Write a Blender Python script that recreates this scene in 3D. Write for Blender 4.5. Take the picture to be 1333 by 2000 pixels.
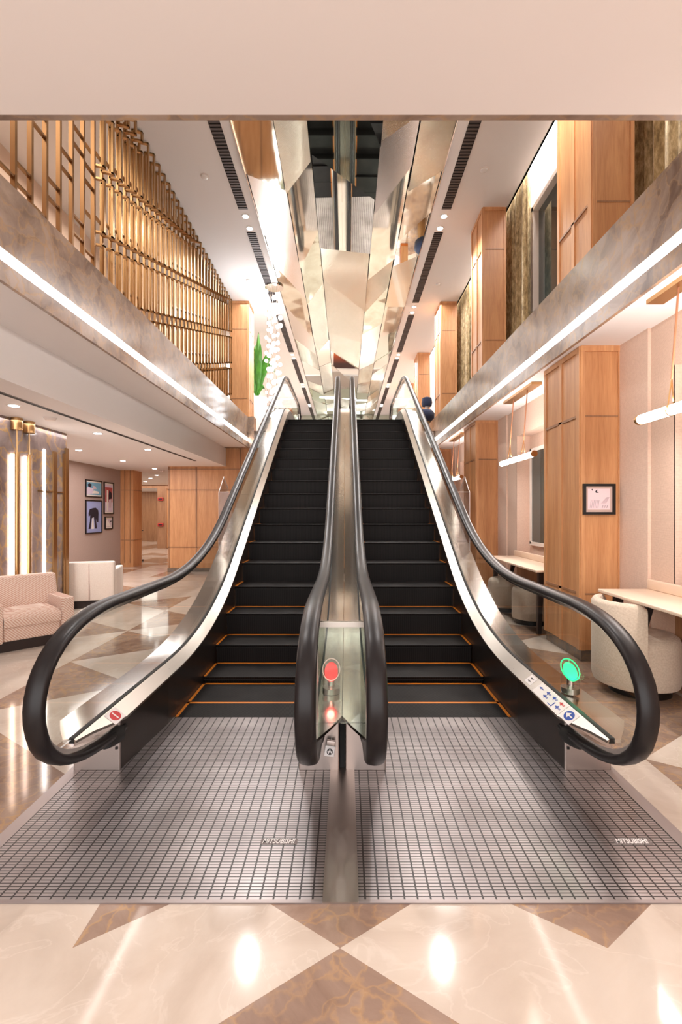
import bpy, bmesh, math, random
from mathutils import Vector, Matrix
from math import sin, cos, pi, radians, sqrt

for o in list(bpy.data.objects): bpy.data.objects.remove(o)
S = bpy.context.scene
COL = S.collection

# ------------------------------------------------------------------ camera, world, exposure
H = 1.33; F = 949.0; XV, YV = 676.0, 1003.0; CX = .018
cd = bpy.data.cameras.new('camera'); cam = bpy.data.objects.new('camera', cd); COL.objects.link(cam)
cam.location = (CX, 0, H); cam.rotation_euler = (radians(90), 0, 0)
cd.sensor_fit = 'VERTICAL'; cd.sensor_height = 36; cd.lens = F/2000*36
cd.shift_x = -(XV-666.5)/2000; cd.shift_y = (YV-1000)/2000
cd.clip_start = .05; cd.clip_end = 100
S.camera = cam
W = bpy.data.worlds.new('world'); S.world = W; W.use_nodes = True
W.node_tree.nodes['Background'].inputs[0].default_value = (1.0, .965, .95, 1)
W.node_tree.nodes['Background'].inputs[1].default_value = 2.75
S.view_settings.view_transform = 'Standard'; S.view_settings.look = 'None'
S.view_settings.gamma = 1; S.view_settings.exposure = 0.44
S.view_settings.use_curve_mapping = False
S.cycles.max_bounces = 9; S.cycles.diffuse_bounces = 5; S.cycles.glossy_bounces = 5
S.cycles.transparent_max_bounces = 16; S.cycles.transmission_bounces = 6
S.cycles.use_denoising = True; S.cycles.sample_clamp_indirect = 6
S.cycles.caustics_reflective = False; S.cycles.caustics_refractive = False

def light(kind, name, loc, power, color=(1, .955, .93), size=.2, sy=None, rot=(0, 0, 0), spot=None, blend=.6):
    l = bpy.data.lights.new(name, kind); l.energy = power; l.color = color
    if kind == 'AREA':
        l.size = size
        if sy: l.shape = 'RECTANGLE'; l.size_y = sy
    else: l.shadow_soft_size = size
    if spot: l.spot_size = radians(spot); l.spot_blend = blend
    o = bpy.data.objects.new(name, l); COL.objects.link(o); o.location = loc; o.rotation_euler = rot
    return o

# spot pairs set in the atrium ceiling
SPOT_Y = (4.55, 8.22, 11.75, 15.25, 18.75, 22.2)
for sx in (-1, 1):
    for y in SPOT_Y:
        light('SPOT', 'atrium_spot_light', (sx*1.65, y, 6.2), 240 if y < 14 else 140, size=.06, spot=130, blend=.8)
# broad fill added below the atrium ceiling, no fixture of its own
for y in (5.5, 11.5, 18):
    if y > 9:
        light('AREA', 'atrium_fill_light', (-2.1, y, 6.2), 45, size=.7, sy=4.5)
        light('AREA', 'atrium_fill_light', (2.0, y, 6.2), 60, size=.5, sy=4.5)
for y in (14.0, 19.5):
    light('AREA', 'landing_fill_light', (0, y, 6.0), 26, size=2.4, sy=4)  # fill added under the mirror band to brighten the landing
# added fill for the gallery room behind the brass screen
light('AREA', 'gallery_fill_light', (-3.6, 5.5, 6.1), 70, (1, .9, .8), size=1.2, sy=7)
# added soft fill for the ground floor lounge and corridor, besides the downlights
light('AREA', 'lounge_fill_light', (-4.4, 7.0, 2.38), 120, (1, .95, .95), size=1.6, sy=7)
light('AREA', 'corridor_fill_light', (-7.5, 16.5, 2.38), 90, (1, .92, .85), size=4, sy=4)
light('AREA', 'corridor_fill_light', (-9.5, 22, 2.38), 60, (1, .9, .8), size=4, sy=2.5)
# unseen fill added under the entrance ceiling over the camera
for x in (-2.2, 0, 2.0):
    light('AREA', 'entrance_fill_light', (x, .3, 2.80), 3, size=.9, sy=.9)

# ------------------------------------------------------------------ colour + material helpers
def lin(r, g, b):
    f = lambda c: (c/255/12.92 if c/255 <= .04045 else ((c/255+.055)/1.055)**2.4)
    return (f(r), f(g), f(b), 1)

class NT:
    def __init__(s, name):
        s.m = bpy.data.materials.new(name); s.m.use_nodes = True
        s.t = s.m.node_tree; s.b = s.t.nodes['Principled BSDF']; s.out = s.t.nodes['Material Output']
    def n(s, typ, **kw):
        nd = s.t.nodes.new(typ)
        for k, v in kw.items():
            if k.startswith('_'): setattr(nd, k[1:], v)
            else: nd.inputs[k.replace('__', ' ')].default_value = v
        return nd
    def l(s, a, b): s.t.links.new(a, b)
    def coord(s, scale=(1, 1, 1), rot=(0, 0, 0)):
        g = s.n('ShaderNodeTexCoord'); mp = s.n('ShaderNodeMapping')
        mp.inputs['Scale'].default_value = scale; mp.inputs['Rotation'].default_value = rot
        s.l(g.outputs['Object'], mp.inputs['Vector']); return mp.outputs['Vector']
    def ramp(s, fac, stops, interp='LINEAR'):
        r = s.n('ShaderNodeValToRGB'); r.color_ramp.interpolation = interp
        e = r.color_ramp.elements
        while len(e) < len(stops): e.new(.5)
        for i, (p, c) in enumerate(stops): e[i].position = p; e[i].color = c
        s.l(fac, r.inputs[0]); return r.outputs[0]
    def mix(s, fac, a, b, mode='MIX'):
        x = s.n('ShaderNodeMix', _data_type='RGBA', _blend_type=mode)
        for sock, v in ((x.inputs[0], fac), (x.inputs[6], a), (x.inputs[7], b)):
            if isinstance(v, (int, float, tuple)): sock.default_value = v
            else: s.l(v, sock)
        return x.outputs[2]
    def math(s, op, a, b=0.0):
        x = s.n('ShaderNodeMath', _operation=op)
        for i, v in enumerate((a, b)):
            if isinstance(v, (int, float)): x.inputs[i].default_value = v
            else: s.l(v, x.inputs[i])
        return x.outputs[0]
    def bump(s, h, strength=.3, dist=.01):
        b = s.n('ShaderNodeBump', Strength=strength, Distance=dist); s.l(h, b.inputs['Height'])
        s.l(b.outputs[0], s.b.inputs['Normal'])
    def base(s, c):
        if isinstance(c, tuple): s.b.inputs['Base Color'].default_value = c
        else: s.l(c, s.b.inputs['Base Color'])
    def set(s, rough=.5, metal=0, spec=None, coat=None):
        s.b.inputs['Roughness'].default_value = rough; s.b.inputs['Metallic'].default_value = metal
        if spec is not None: s.b.inputs['Specular IOR Level'].default_value = spec
        if coat is not None: s.b.inputs['Coat Weight'].default_value = coat; s.b.inputs['Coat Roughness'].default_value = .05
        return s

def plain(name, c, rough=.5, metal=0, spec=None, coat=None, noise=0, nscale=8):
    t = NT(name)
    if noise:
        n = t.n('ShaderNodeTexNoise', Scale=nscale, Detail=4.0)
        t.l(t.coord(), n.inputs['Vector'])
        d = tuple(max(0, v*(1-noise)) for v in c[:3])+(1,); u = tuple(min(1, v*(1+noise)) for v in c[:3])+(1,)
        t.base(t.ramp(n.outputs[0], [(.3, d), (.7, u)]))
    else: t.base(c)
    return t.set(rough, metal, spec, coat).m

def emit(name, c, strength):
    t = NT(name); t.base((c[0]*.5, c[1]*.5, c[2]*.5, 1))
    t.b.inputs['Emission Color'].default_value = c; t.b.inputs['Emission Strength'].default_value = strength
    return t.m

def glassy(name, tint=(.93, .97, .95, 1), gl=1.0, rough=.02, ior=1.5):
    t = NT(name); t.t.nodes.remove(t.b)
    tr = t.n('ShaderNodeBsdfTransparent', Color=tint); g = t.n('ShaderNodeBsdfGlossy', Roughness=rough)
    g.inputs['Color'].default_value = (gl, gl, gl, 1)
    lw = t.n('ShaderNodeLayerWeight', Blend=.5); mx = t.n('ShaderNodeMixShader')
    r0 = ((ior-1)/(ior+1))**2
    fac = t.math('ADD', t.math('MULTIPLY', t.math('POWER', lw.outputs['Facing'], 5.0), (1-r0)*.9), r0)
    t.l(fac, mx.inputs[0]); t.l(tr.outputs[0], mx.inputs[1]); t.l(g.outputs[0], mx.inputs[2])
    t.l(mx.outputs[0], t.out.inputs[0]); return t.m

def marble_cream():
    t = NT('cream_marble'); v = t.coord()
    n = t.n('ShaderNodeTexNoise', Scale=1.6, Detail=7.0, Roughness=.6, Distortion=1.2); t.l(v, n.inputs['Vector'])
    c = t.ramp(n.outputs[0], [(.25, lin(186, 169, 154)), (.5, lin(202, 187, 173)), (.75, lin(214, 202, 190))])
    n2 = t.n('ShaderNodeTexNoise', Scale=2.3, Detail=6.0, Distortion=2.2); t.l(v, n2.inputs['Vector'])
    vein = t.ramp(n2.outputs[0], [(.485, (0, 0, 0, 1)), (.5, (1, 1, 1, 1)), (.515, (0, 0, 0, 1))])
    c = t.mix(t.math('MULTIPLY', vein, .16), c, lin(240, 230, 220))
    t.base(c); return t.set(.08, 0, .42).m

def marble_brown(name, dark, mid, gold, rough=.1, scale=5.0, spec=.5, goldamt=.6):
    t = NT(name); v = t.coord()
    nz = t.n('ShaderNodeTexNoise', Scale=3.0, Detail=5.0); t.l(v, nz.inputs['Vector'])
    vv = t.n('ShaderNodeMix', _data_type='VECTOR'); vv.inputs[0].default_value = .38
    t.l(v, vv.inputs[4]); t.l(nz.outputs[1], vv.inputs[5])
    vo = t.n('ShaderNodeTexVoronoi', _feature='DISTANCE_TO_EDGE', Scale=scale); t.l(vv.outputs[1], vo.inputs['Vector'])
    vc = t.n('ShaderNodeTexVoronoi', Scale=scale); t.l(vv.outputs[1], vc.inputs['Vector'])
    n = t.n('ShaderNodeTexNoise', Scale=2.2, Detail=8.0, Roughness=.65, Distortion=.8); t.l(v, n.inputs['Vector'])
    cell = t.ramp(vc.outputs['Color'], [(.2, dark), (.8, mid)])
    base = t.mix(.68, cell, t.ramp(n.outputs[0], [(.36, dark), (.62, mid)]))
    edge = t.ramp(vo.outputs[0], [(.0, (1, 1, 1, 1)), (.10, (0, 0, 0, 1))])
    mask = t.ramp(n.outputs[0], [(.4, (0, 0, 0, 1)), (.62, (1, 1, 1, 1))])
    fac = t.math('MULTIPLY', t.math('MULTIPLY', edge, t.math('ADD', mask, .35)), goldamt)
    t.base(t.mix(fac, base, gold)); return t.set(rough, 0, spec).m

def wood(name, a, b, rough=.35, along='Z'):
    t = NT(name); sc = (14, 14, .9) if along == 'Z' else (14, .9, 14)
    v = t.coord(sc)
    n = t.n('ShaderNodeTexNoise', Scale=1.0, Detail=5.0, Roughness=.6, Distortion=.7); t.l(v, n.inputs['Vector'])
    n2 = t.n('ShaderNodeTexNoise', Scale=7.0, Detail=3.0); t.l(v, n2.inputs['Vector'])
    c = t.ramp(n.outputs[0], [(.3, a), (.7, b)])
    c = t.mix(t.math('MULTIPLY', t.ramp(n2.outputs[0], [(.45, (0, 0, 0, 1)), (.7, (1, 1, 1, 1))]), .22), c, a, 'MULTIPLY')
    t.base(c); return t.set(rough, 0, .4).m

def brushed(name, c, rough=.28, sc=(2, 90, 90), amt=.12):
    t = NT(name); n = t.n('ShaderNodeTexNoise', Scale=2.0, Detail=3.0); t.l(t.coord(sc), n.inputs['Vector'])
    t.base(c); t.set(rough, 1)
    r = t.n('ShaderNodeMapRange'); r.inputs[3].default_value = rough-amt/2; r.inputs[4].default_value = rough+amt/2
    t.l(n.outputs[0], r.inputs[0]); t.l(r.outputs[0], t.b.inputs['Roughness'])
    return t.m

def fabric(name, a, b, scale=120, rough=.95, zig=False):
    t = NT(name); v = t.coord()
    if zig:
        w = t.n('ShaderNodeTexWave', Scale=24.0, Distortion=0.0, _wave_type='BANDS', _bands_direction='DIAGONAL'); t.l(v, w.inputs['Vector'])
        w2 = t.n('ShaderNodeTexWave', Scale=34.0, _wave_type='BANDS', _bands_direction='Z'); t.l(v, w2.inputs['Vector'])
        f = t.math('MULTIPLY', t.math('ADD', w.outputs['Fac'], w2.outputs['Fac']), .5)
    else:
        n = t.n('ShaderNodeTexNoise', Scale=scale, Detail=3.0); t.l(v, n.inputs['Vector'])
        w = t.n('ShaderNodeTexWave', Scale=scale*.6, _wave_type='BANDS', _bands_direction='Z'); t.l(v, w.inputs['Vector'])
        f = t.math('ADD', t.math('MULTIPLY', n.outputs[0], .7), t.math('MULTIPLY', w.outputs['Fac'], .3))
    t.base(t.ramp(f, [(.3, a), (.7, b)])); t.set(rough, 0, .2); t.bump(f, .3, .004)
    t.b.inputs['Sheen Weight'].default_value = .2; return t.m

def grate():
    t = NT('grooved_steel_plate'); g = t.n('ShaderNodeNewGeometry'); sp = t.n('ShaderNodeSeparateXYZ'); t.l(g.outputs['Position'], sp.inputs[0])
    fx = t.math('FRACT', t.math('DIVIDE', t.math('ADD', sp.outputs[0], 50), .0452)); fy = t.math('FRACT', t.math('DIVIDE', t.math('ADD', sp.outputs[1], 50), .0152))
    lx = t.math('LESS_THAN', fx, .14); ly = t.math('LESS_THAN', fy, .30)
    comb = t.math('LESS_THAN', sp.outputs[1], 3.02)
    line = t.math('MAXIMUM', lx, t.math('MULTIPLY', ly, comb))
    n = t.n('ShaderNodeTexNoise', Scale=3.0, Detail=5.0); t.l(t.coord(), n.inputs['Vector'])
    c = t.ramp(n.outputs[0], [(.3, lin(140, 132, 131)), (.7, lin(178, 171, 170))])
    t.base(t.mix(line, c, lin(38, 32, 32)))
    t.set(.36, .75)
    t.l(t.math('MULTIPLY', t.math('SUBTRACT', 1.0, line), .75), t.b.inputs['Metallic'])
    return t.m

def tread():
    t = NT('black_grooved_tread'); g = t.n('ShaderNodeNewGeometry'); sp = t.n('ShaderNodeSeparateXYZ'); t.l(g.outputs['Position'], sp.inputs[0])
    fx = t.math('FRACT', t.math('DIVIDE', t.math('ADD', sp.outputs[0], 50), .0091))
    line = t.math('LESS_THAN', fx, .45)
    n = t.n('ShaderNodeTexNoise', Scale=5.0, Detail=4.0); t.l(t.coord(), n.inputs['Vector'])
    c = t.ramp(n.outputs[0], [(.3, lin(26, 23, 23)), (.7, lin(44, 40, 39))])
    t.base(t.mix(line, c, lin(12, 10, 10))); t.set(.55, 0, .18); return t.m

def herring_mirror(name, tint, rough, stripes, sc=90, dirn='DIAGONAL'):
    t = NT(name); t.base(tint); t.set(rough, 1)
    if stripes:
        w = t.n('ShaderNodeTexWave', Scale=sc, _wave_type='BANDS', _bands_direction=dirn); t.l(t.coord((1, 1, 0)), w.inputs['Vector'])
        t.bump(w.outputs['Fac'], .7, .002)
    return t.m

M = dict(
    plaster=plain('pinkish_plaster', lin(238, 228, 222), .75),
    ceilwhite=plain('white_ceiling_paint', lin(238, 234, 232), .8),
    cream=marble_cream(),
    brown=marble_brown('brown_breccia_marble', lin(124, 99, 86), lin(166, 142, 126), lin(190, 150, 104), .09, 15.0, .4, .5),
    fascia=marble_brown('polished_grey_brown_marble', lin(112, 91, 79), lin(174, 152, 136), lin(184, 146, 104), .16, 9.0, .25, .5),
    feature=marble_brown('dark_marble_slab', lin(108, 92, 90), lin(160, 142, 136), lin(190, 150, 90), .12, 6.0, .5, .7),
    plinth=marble_brown('dark_grey_plinth_marble', lin(92, 84, 78), lin(130, 118, 108), lin(150, 120, 90), .2, 9.0),
    wood=wood('honey_oak_veneer', lin(190, 134, 90), lin(216, 162, 114)),
    woodtrim=wood('oak_trim', lin(198, 142, 98), lin(222, 170, 122)),
    wooddark=wood('brown_oak_panel', lin(148, 106, 76), lin(176, 132, 98)),
    steel=brushed('brushed_stainless_steel', lin(172, 164, 156), .3),
    polished=brushed('polished_stainless_steel', lin(215, 208, 202), .15, (60, 1.5, 60), .05),
    boxsteel=brushed('satin_steel_box', lin(186, 174, 168), .36),
    rubber=plain('black_rubber', lin(26, 22, 23), .36, 0, .3),
    boot=plain('matt_black_rubber', lin(16, 14, 14), .6),
    skirt=plain('dark_skirt_panel', lin(58, 50, 47), .32, .7),
    tread=tread(), riser=None,
    yellow=plain('orange_yellow_line', lin(200, 116, 26), .5),
    grate=grate(),
    frame=plain('grey_steel_frame', lin(158, 148, 146), .38, .7),
    glass=glassy('balustrade_glass', (.955, .975, .965, 1), .8),
    greenglass=glassy('green_tinted_glass', (.80, .88, .83, 1), .9, .03, 1.7),
    acrylic=glassy('clear_acrylic', (.96, .94, .94, 1), .6, .03, 1.45),
    brass=brushed('satin_brass', lin(190, 152, 106), .3, (60, 60, 2)),
    bronze=brushed('bronze_bars', lin(150, 114, 78), .34, (60, 60, 2)),
    brassd=brushed('aged_brass', lin(170, 136, 96), .34, (60, 60, 2)),
    led=emit('warm_white_led', (1, .94, .89, 1), 24),
    ledsoft=emit('cove_light', (1, .94, .89, 1), 11),
    rodglow=emit('rod_light_diffuser', (1, .9, .82, 1), 6),
    tube=emit('glowing_opal_tube', (1, .9, .84, 1), 14),
    lamp=emit('downlight_disc', (1, .97, .95, 1), 25),
    bulb=emit('glowing_glass_bubble', (.95, .97, 1, 1), 6),
    wallpaper=fabric('pink_grasscloth', lin(204, 174, 154), lin(218, 190, 170), 60, .85),
    wallpaper_lit=fabric('lit_pink_grasscloth', lin(212, 184, 166), lin(226, 200, 182), 60, .85),  # paler copy of the wallpaper, light on reveals and pilasters painted in
    greige=fabric('greige_wallcovering', lin(158, 134, 122), lin(168, 144, 132), 50, .8),
    black=plain('black_lacquer', lin(20, 17, 17), .35),
    darkwood=plain('dark_wenge', lin(38, 26, 24), .4),
    top=plain('cream_desk_laminate', lin(232, 208, 186), .35, 0, .4, None, .03),
    boucle=fabric('cream_boucle', lin(196, 176, 156), lin(220, 204, 186), 90),
    white_up=fabric('off_white_upholstery', lin(222, 208, 196), lin(236, 226, 216), 90),
    zig=fabric('coral_zigzag_fabric', lin(190, 142, 122), lin(228, 212, 198), 60, .95, True),
    curtain=None,
    windowdark=plain('dark_window_glass', lin(58, 68, 66), .06, 0, .8),
    framewhite=plain('white_window_frame', lin(236, 224, 214), .4),
    vent=plain('dark_grille', lin(86, 78, 78), .5, .3),
    leaf=plain('banana_leaf_green', lin(66, 124, 38), .45, 0, .4, None, .35, 6),
    white=plain('white_gloss', lin(240, 238, 236), .25),
    red=plain('sign_red', lin(196, 34, 38), .5),
    blue=plain('sign_blue', lin(22, 66, 158), .5),
    signwhite=plain('sign_white', lin(236, 230, 228), .5),
    glowred=emit('red_signal_light', (1, .03, .03, 1), 1.0),
    glowgreen=emit('green_signal_light', (.02, 1, .24, 1), 1.5),
    patch=plain('grey_lettering_ground', lin(120, 110, 108), .6),
    leather=plain('tan_leather', lin(196, 132, 96), .5),
    navy=fabric('navy_fabric', lin(26, 32, 52), lin(38, 46, 72), 80),
    amber=plain('amber_lacquer', lin(206, 112, 44), .3),
    mesh=plain('dark_gap', lin(14, 12, 12), .8),
    mat_board=plain('mat_board', lin(206, 178, 168), .7),
)
def _riser():
    t = NT('black_cleated_riser'); g = t.n('ShaderNodeNewGeometry'); sp = t.n('ShaderNodeSeparateXYZ'); t.l(g.outputs['Position'], sp.inputs[0])
    fx = t.math('FRACT', t.math('DIVIDE', t.math('ADD', sp.outputs[0], 50), .0182))
    t.base(t.mix(t.math('LESS_THAN', fx, .5), lin(28, 23, 23), lin(12, 9, 9))); t.set(.6, .1, .3); return t.m
M['riser'] = _riser()
def _curtain():
    t = NT('gold_crushed_velvet'); n = t.n('ShaderNodeTexNoise', Scale=1.0, Detail=6.0, Roughness=.7); t.l(t.coord((30, 30, 9)), n.inputs['Vector'])
    t.base(t.ramp(n.outputs[0], [(.35, lin(128, 108, 72)), (.5, lin(180, 156, 112)), (.68, lin(226, 208, 166))])); t.set(.5, .15)
    t.b.inputs['Sheen Weight'].default_value = .4; return t.m
M['curtain'] = _curtain()
MIR = [herring_mirror('mirror_tile_clear', lin(226, 228, 220), .015, False),
       herring_mirror('mirror_tile_warm', lin(218, 214, 200), .05, False),
       herring_mirror('mirror_tile_ribbed', lin(216, 218, 206), .08, True, 34),
       herring_mirror('mirror_tile_ribbed_cross', lin(208, 204, 188), .12, True, 48, 'X'),
       herring_mirror('mirror_tile_green', lin(206, 214, 200), .03, False),
       herring_mirror('mirror_tile_satin', lin(220, 214, 208), .26, False)]

# ------------------------------------------------------------------ mesh helper
class MB:
    def __init__(s): s.v = []; s.f = []; s.m = []; s.mi = 0; s.mats = []
    def use(s, mat):
        if mat not in s.mats: s.mats.append(mat)
        s.mi = s.mats.index(mat); return s
    def add(s, vs, fs):
        b = len(s.v); s.v += [tuple(p) for p in vs]
        for f in fs: s.f.append([b+i for i in f]); s.m.append(s.mi)
        return s
    def box(s, x0, x1, y0, y1, z0, z1):
        return s.add([(x0,y0,z0),(x1,y0,z0),(x1,y1,z0),(x0,y1,z0),(x0,y0,z1),(x1,y0,z1),(x1,y1,z1),(x0,y1,z1)],
                     [(0,3,2,1),(4,5,6,7),(0,1,5,4),(1,2,6,5),(2,3,7,6),(3,0,4,7)])
    def rbox(s, x0, x1, y0, y1, z0, z1, r=.01, seg=3):   # box with rounded edges
        bm = bmesh.new(); bmesh.ops.create_cube(bm, size=1)
        for v in bm.verts: v.co = Vector(((x0+x1)/2+v.co.x*(x1-x0), (y0+y1)/2+v.co.y*(y1-y0), (z0+z1)/2+v.co.z*(z1-z0)))
        bmesh.ops.bevel(bm, geom=bm.edges[:], offset=r, segments=seg, affect='EDGES', profile=.5)
        bm.verts.index_update(); s.add([v.co[:] for v in bm.verts], [[v.index for v in f.verts] for f in bm.faces]); bm.free(); return s
    def ext(s, poly, axis, a, b):      # extrude a 2D polygon along axis; poly coords are the two other axes in order
        n = len(poly)
        def P(p, t):
            if axis == 'x': return (t, p[0], p[1])
            if axis == 'y': return (p[0], t, p[1])
            return (p[0], p[1], t)
        vs = [P(p, a) for p in poly]+[P(p, b) for p in poly]
        return s.add(vs, [tuple(range(n)), tuple(range(2*n-1, n-1, -1))]+[(i, (i+1) % n, n+(i+1) % n, n+i) for i in range(n)])
    def tube(s, pts, r, n=10, cap=True):
        pts = [Vector(p) for p in pts]; rings = []
        rr = r if isinstance(r, (list, tuple)) else [r]*len(pts)
        up = Vector((0, 0, 1))
        for i, p in enumerate(pts):
            d = (pts[min(i+1, len(pts)-1)]-pts[max(i-1, 0)]).normalized()
            a = d.cross(up)
            if a.length < .05: a = d.cross(Vector((1, 0, 0)))
            a.normalize(); b = a.cross(d)
            rings.append([p+(a*cos(2*pi*k/n)+b*sin(2*pi*k/n))*rr[i] for k in range(n)])
        vs = [v for ring in rings for v in ring]
        fs = [(i*n+k, i*n+(k+1) % n, (i+1)*n+(k+1) % n, (i+1)*n+k) for i in range(len(pts)-1) for k in range(n)]
        if cap: fs += [tuple(range(n-1, -1, -1)), tuple((len(pts)-1)*n+k for k in range(n))]
        return s.add(vs, fs)
    def lathe(s, prof, c=(0, 0, 0), n=28, sx=1, sy=1):   # prof: (r, z)
        vs = [(c[0]+r*cos(2*pi*k/n)*sx, c[1]+r*sin(2*pi*k/n)*sy, c[2]+z) for r, z in prof for k in range(n)]
        fs = [(i*n+k, i*n+(k+1) % n, (i+1)*n+(k+1) % n, (i+1)*n+k) for i in range(len(prof)-1) for k in range(n)]
        fs += [tuple(range(n-1, -1, -1)), tuple((len(prof)-1)*n+k for k in range(n))]
        return s.add(vs, fs)
    def sphere(s, c, r, n=12, m=8):
        return s.lathe([(max(1e-4, r*sin(pi*j/m)), -r*cos(pi*j/m)) for j in range(m+1)], c, n)
    def strip(s, sec):   # sec: list of cross sections (lists of points), closed loop each
        n = len(sec[0]); vs = [p for q in sec for p in q]
        fs = [(i*n+k, (i+1)*n+k, (i+1)*n+(k+1) % n, i*n+(k+1) % n) for i in range(len(sec)-1) for k in range(n)]
        fs += [tuple(range(n)), tuple((len(sec)-1)*n+k for k in range(n-1, -1, -1))]
        return s.add(vs, fs)
    def build(s, name, mat=None, parent=None, smooth=None, bevel=0, local=False):
        off = Vector((0, 0, 0))
        if parent is not None and not local:
            q = parent
            while q is not None: off += q.location; q = q.parent
        me = bpy.data.meshes.new(name)
        me.from_pydata([tuple(Vector(v)-off) for v in s.v], [], s.f)
        for m in (s.mats or [mat]): me.materials.append(m)
        if s.mats:
            for p, i in zip(me.polygons, s.m): p.material_index = i
        bm = bmesh.new(); bm.from_mesh(me); bmesh.ops.recalc_face_normals(bm, faces=bm.faces)
        if smooth is not None:
            for f in bm.faces: f.smooth = True
            for e in bm.edges:
                if len(e.link_faces) == 2 and e.calc_face_angle(0) > radians(smooth): e.smooth = False
        bm.to_mesh(me); bm.free(); me.update()
        o = bpy.data.objects.new(name, me); COL.objects.link(o)
        if parent is not None: o.parent = parent
        if bevel:
            b = o.modifiers.new('bevel', 'BEVEL'); b.width = bevel; b.segments = 2; b.limit_method = 'ANGLE'
        return o

def tag(o, label=None, cat=None, group=None, kind=None):
    if label: o['label'] = label
    if cat: o['category'] = cat
    if group: o['group'] = group
    if kind: o['kind'] = kind
    return o
def thing(name, label, cat, loc=(0, 0, 0), group=None, rz=0):
    o = bpy.data.objects.new(name, None); COL.objects.link(o); o.location = loc; o.rotation_euler = (0, 0, rz)
    o.empty_display_size = .1
    return tag(o, label, cat, group)
def struct(name, mb, mat=None, label=None, **k):
    return tag(mb.build(name, mat, **k), label, None, None, 'structure')
def copytree(o, loc, parent=None, label=None):
    c = o.copy(); COL.objects.link(c)
    if parent is not None: c.parent = parent
    else: c.location = loc
    if label: c['label'] = label
    for ch in list(o.children): copytree(ch, None, c)
    return c

# ------------------------------------------------------------------ structure
ZG, ZS, ZF, ZP, ZC, ZL = 0.0, 2.836, 3.2, 3.50, 6.28, 2.41
XL, XR = -2.19, 2.03

def clip(poly, x0, x1, y0, y1):
    for ax, v, sgn in ((0, x0, 1), (0, x1, -1), (1, y0, 1), (1, y1, -1)):
        out = []
        for i in range(len(poly)):
            a, b = poly[i], poly[(i+1) % len(poly)]
            da, db = sgn*(a[ax]-v), sgn*(b[ax]-v)
            if da >= 0: out.append(a)
            if da*db < 0:
                t = da/(da-db); out.append((a[0]+(b[0]-a[0])*t, a[1]+(b[1]-a[1])*t))
        poly = out
        if len(poly) < 3: return None
    return poly

def floor_tiles(regions, z, seed):
    rnd = random.Random(seed); mb = MB(); w, s = .82, 1.15
    tris = []
    for i in range(-17, 6):
        for j in range(-6, 24):
            for side in (0, 1):
                xa = i*w; y0 = 1.487 + (s/2 if i % 2 else 0) + j*s
                # vertical edge on column i from y0 to y0+s ; apex on column i+1 (side 1) or i-1 (side 0)
                A = (xa, y0); B = (xa, y0+s); Cc = (xa+(w if side else -w), y0+s/2)
                r = rnd.random()
                m1 = ((A[0]+B[0])/2, (A[1]+B[1])/2); m2 = ((B[0]+Cc[0])/2, (B[1]+Cc[1])/2); m3 = ((A[0]+Cc[0])/2, (A[1]+Cc[1])/2)
                sub = None
                if i == 0: col = 1 if y0 < 9 else r < .4
                elif i == -1 and side == 1: col = 0; sub = 'top' if abs(y0-.912) < .1 else None
                elif i == 1 and side == 0: col = 0; sub = 'top' if abs(y0-.912) < .1 else None
                elif i == 1 and side == 1: col = 0; sub = 'top' if abs(y0-.912) < .1 else None
                elif i == -1 and side == 0: col = 0
                elif i == -3 and side == 1: col = 1 if y0 < 6 else 0
                elif i == -3 and side == 0: col = 1 if 6 < y0 < 7 else 0
                elif i == -4 and side == 1: col = 1 if 4.5 < y0 < 5 else 0
                elif i == 2 and side == 1: col = 1
                elif i == 3 and side == 0: col = r < .5
                else:
                    col = r < (.42 if side else .22)
                    if r > .8: sub = 'top' if r > .9 else 'bottom'
                tris.append((A, B, Cc, col, sub, m1, m2, m3))
    for (A, B, Cc, col, sub, m1, m2, m3) in tris:
        if sub:
            parts = [((A, m1, m3), 1 if sub == 'bottom' else 0), ((m1, B, m2), 1 if sub == 'top' else 0), ((m3, m2, Cc), 0), ((m1, m2, m3), 0)]
        else: parts = [((A, B, Cc), int(col))]
        for tri, c in parts:
            for reg in regions:
                p = clip(list(tri), *reg)
                if p:
                    mb.use(M['brown'] if c else M['cream'])
                    mb.add([(q[0], q[1], z) for q in p], [tuple(range(len(p)))])
    return mb
fm = floor_tiles([(-13, 3.3, -1.6, 25)], 0, 4)
fl = struct('floor', fm, label='polished cream and brown triangular marble floor')
struct('floor', MB().box(-13, 3.3, -1.6, 25, -.2, -.004), M['cream'])
fu = floor_tiles([(-4.6, 3.2, 11.0, 25)], ZF+.002, 9)
struct('floor', fu, label='upper landing floor of cream and brown marble')

# slabs and ceilings
mb = MB().use(M['plaster']).box(-13, 3.3, -1.6, 1.835, ZS, ZF+.5)
struct('ceiling', mb, label='pinkish flat ceiling above the entrance')
struct('trim_1', MB().box(-5, 3.3, 1.835, 1.862, ZS, ZF+.55), M['fascia'], 'thin marble edge of the entrance ceiling')
struct('ceiling', MB().box(-2.735, XL-.03, 1.862, 11.1, ZS, ZF), M['ceilwhite'], 'soffit under the left gallery')
mb = MB().box(-13, -2.735, 1.862, 25, ZL, ZF)
struct('ceiling', mb, M['ceilwhite'], 'lower lounge ceiling under the left gallery')
struct('ceiling', MB().box(XR+.03, 3.3, 1.862, 25, ZS, ZF), M['ceilwhite'], 'ceiling above the right hand alcoves')
struct('ceiling', MB().box(-2.735, XR+.03, 11.1, 25, ZS, ZF), M['ceilwhite'], 'slab of the upper landing')
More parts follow.
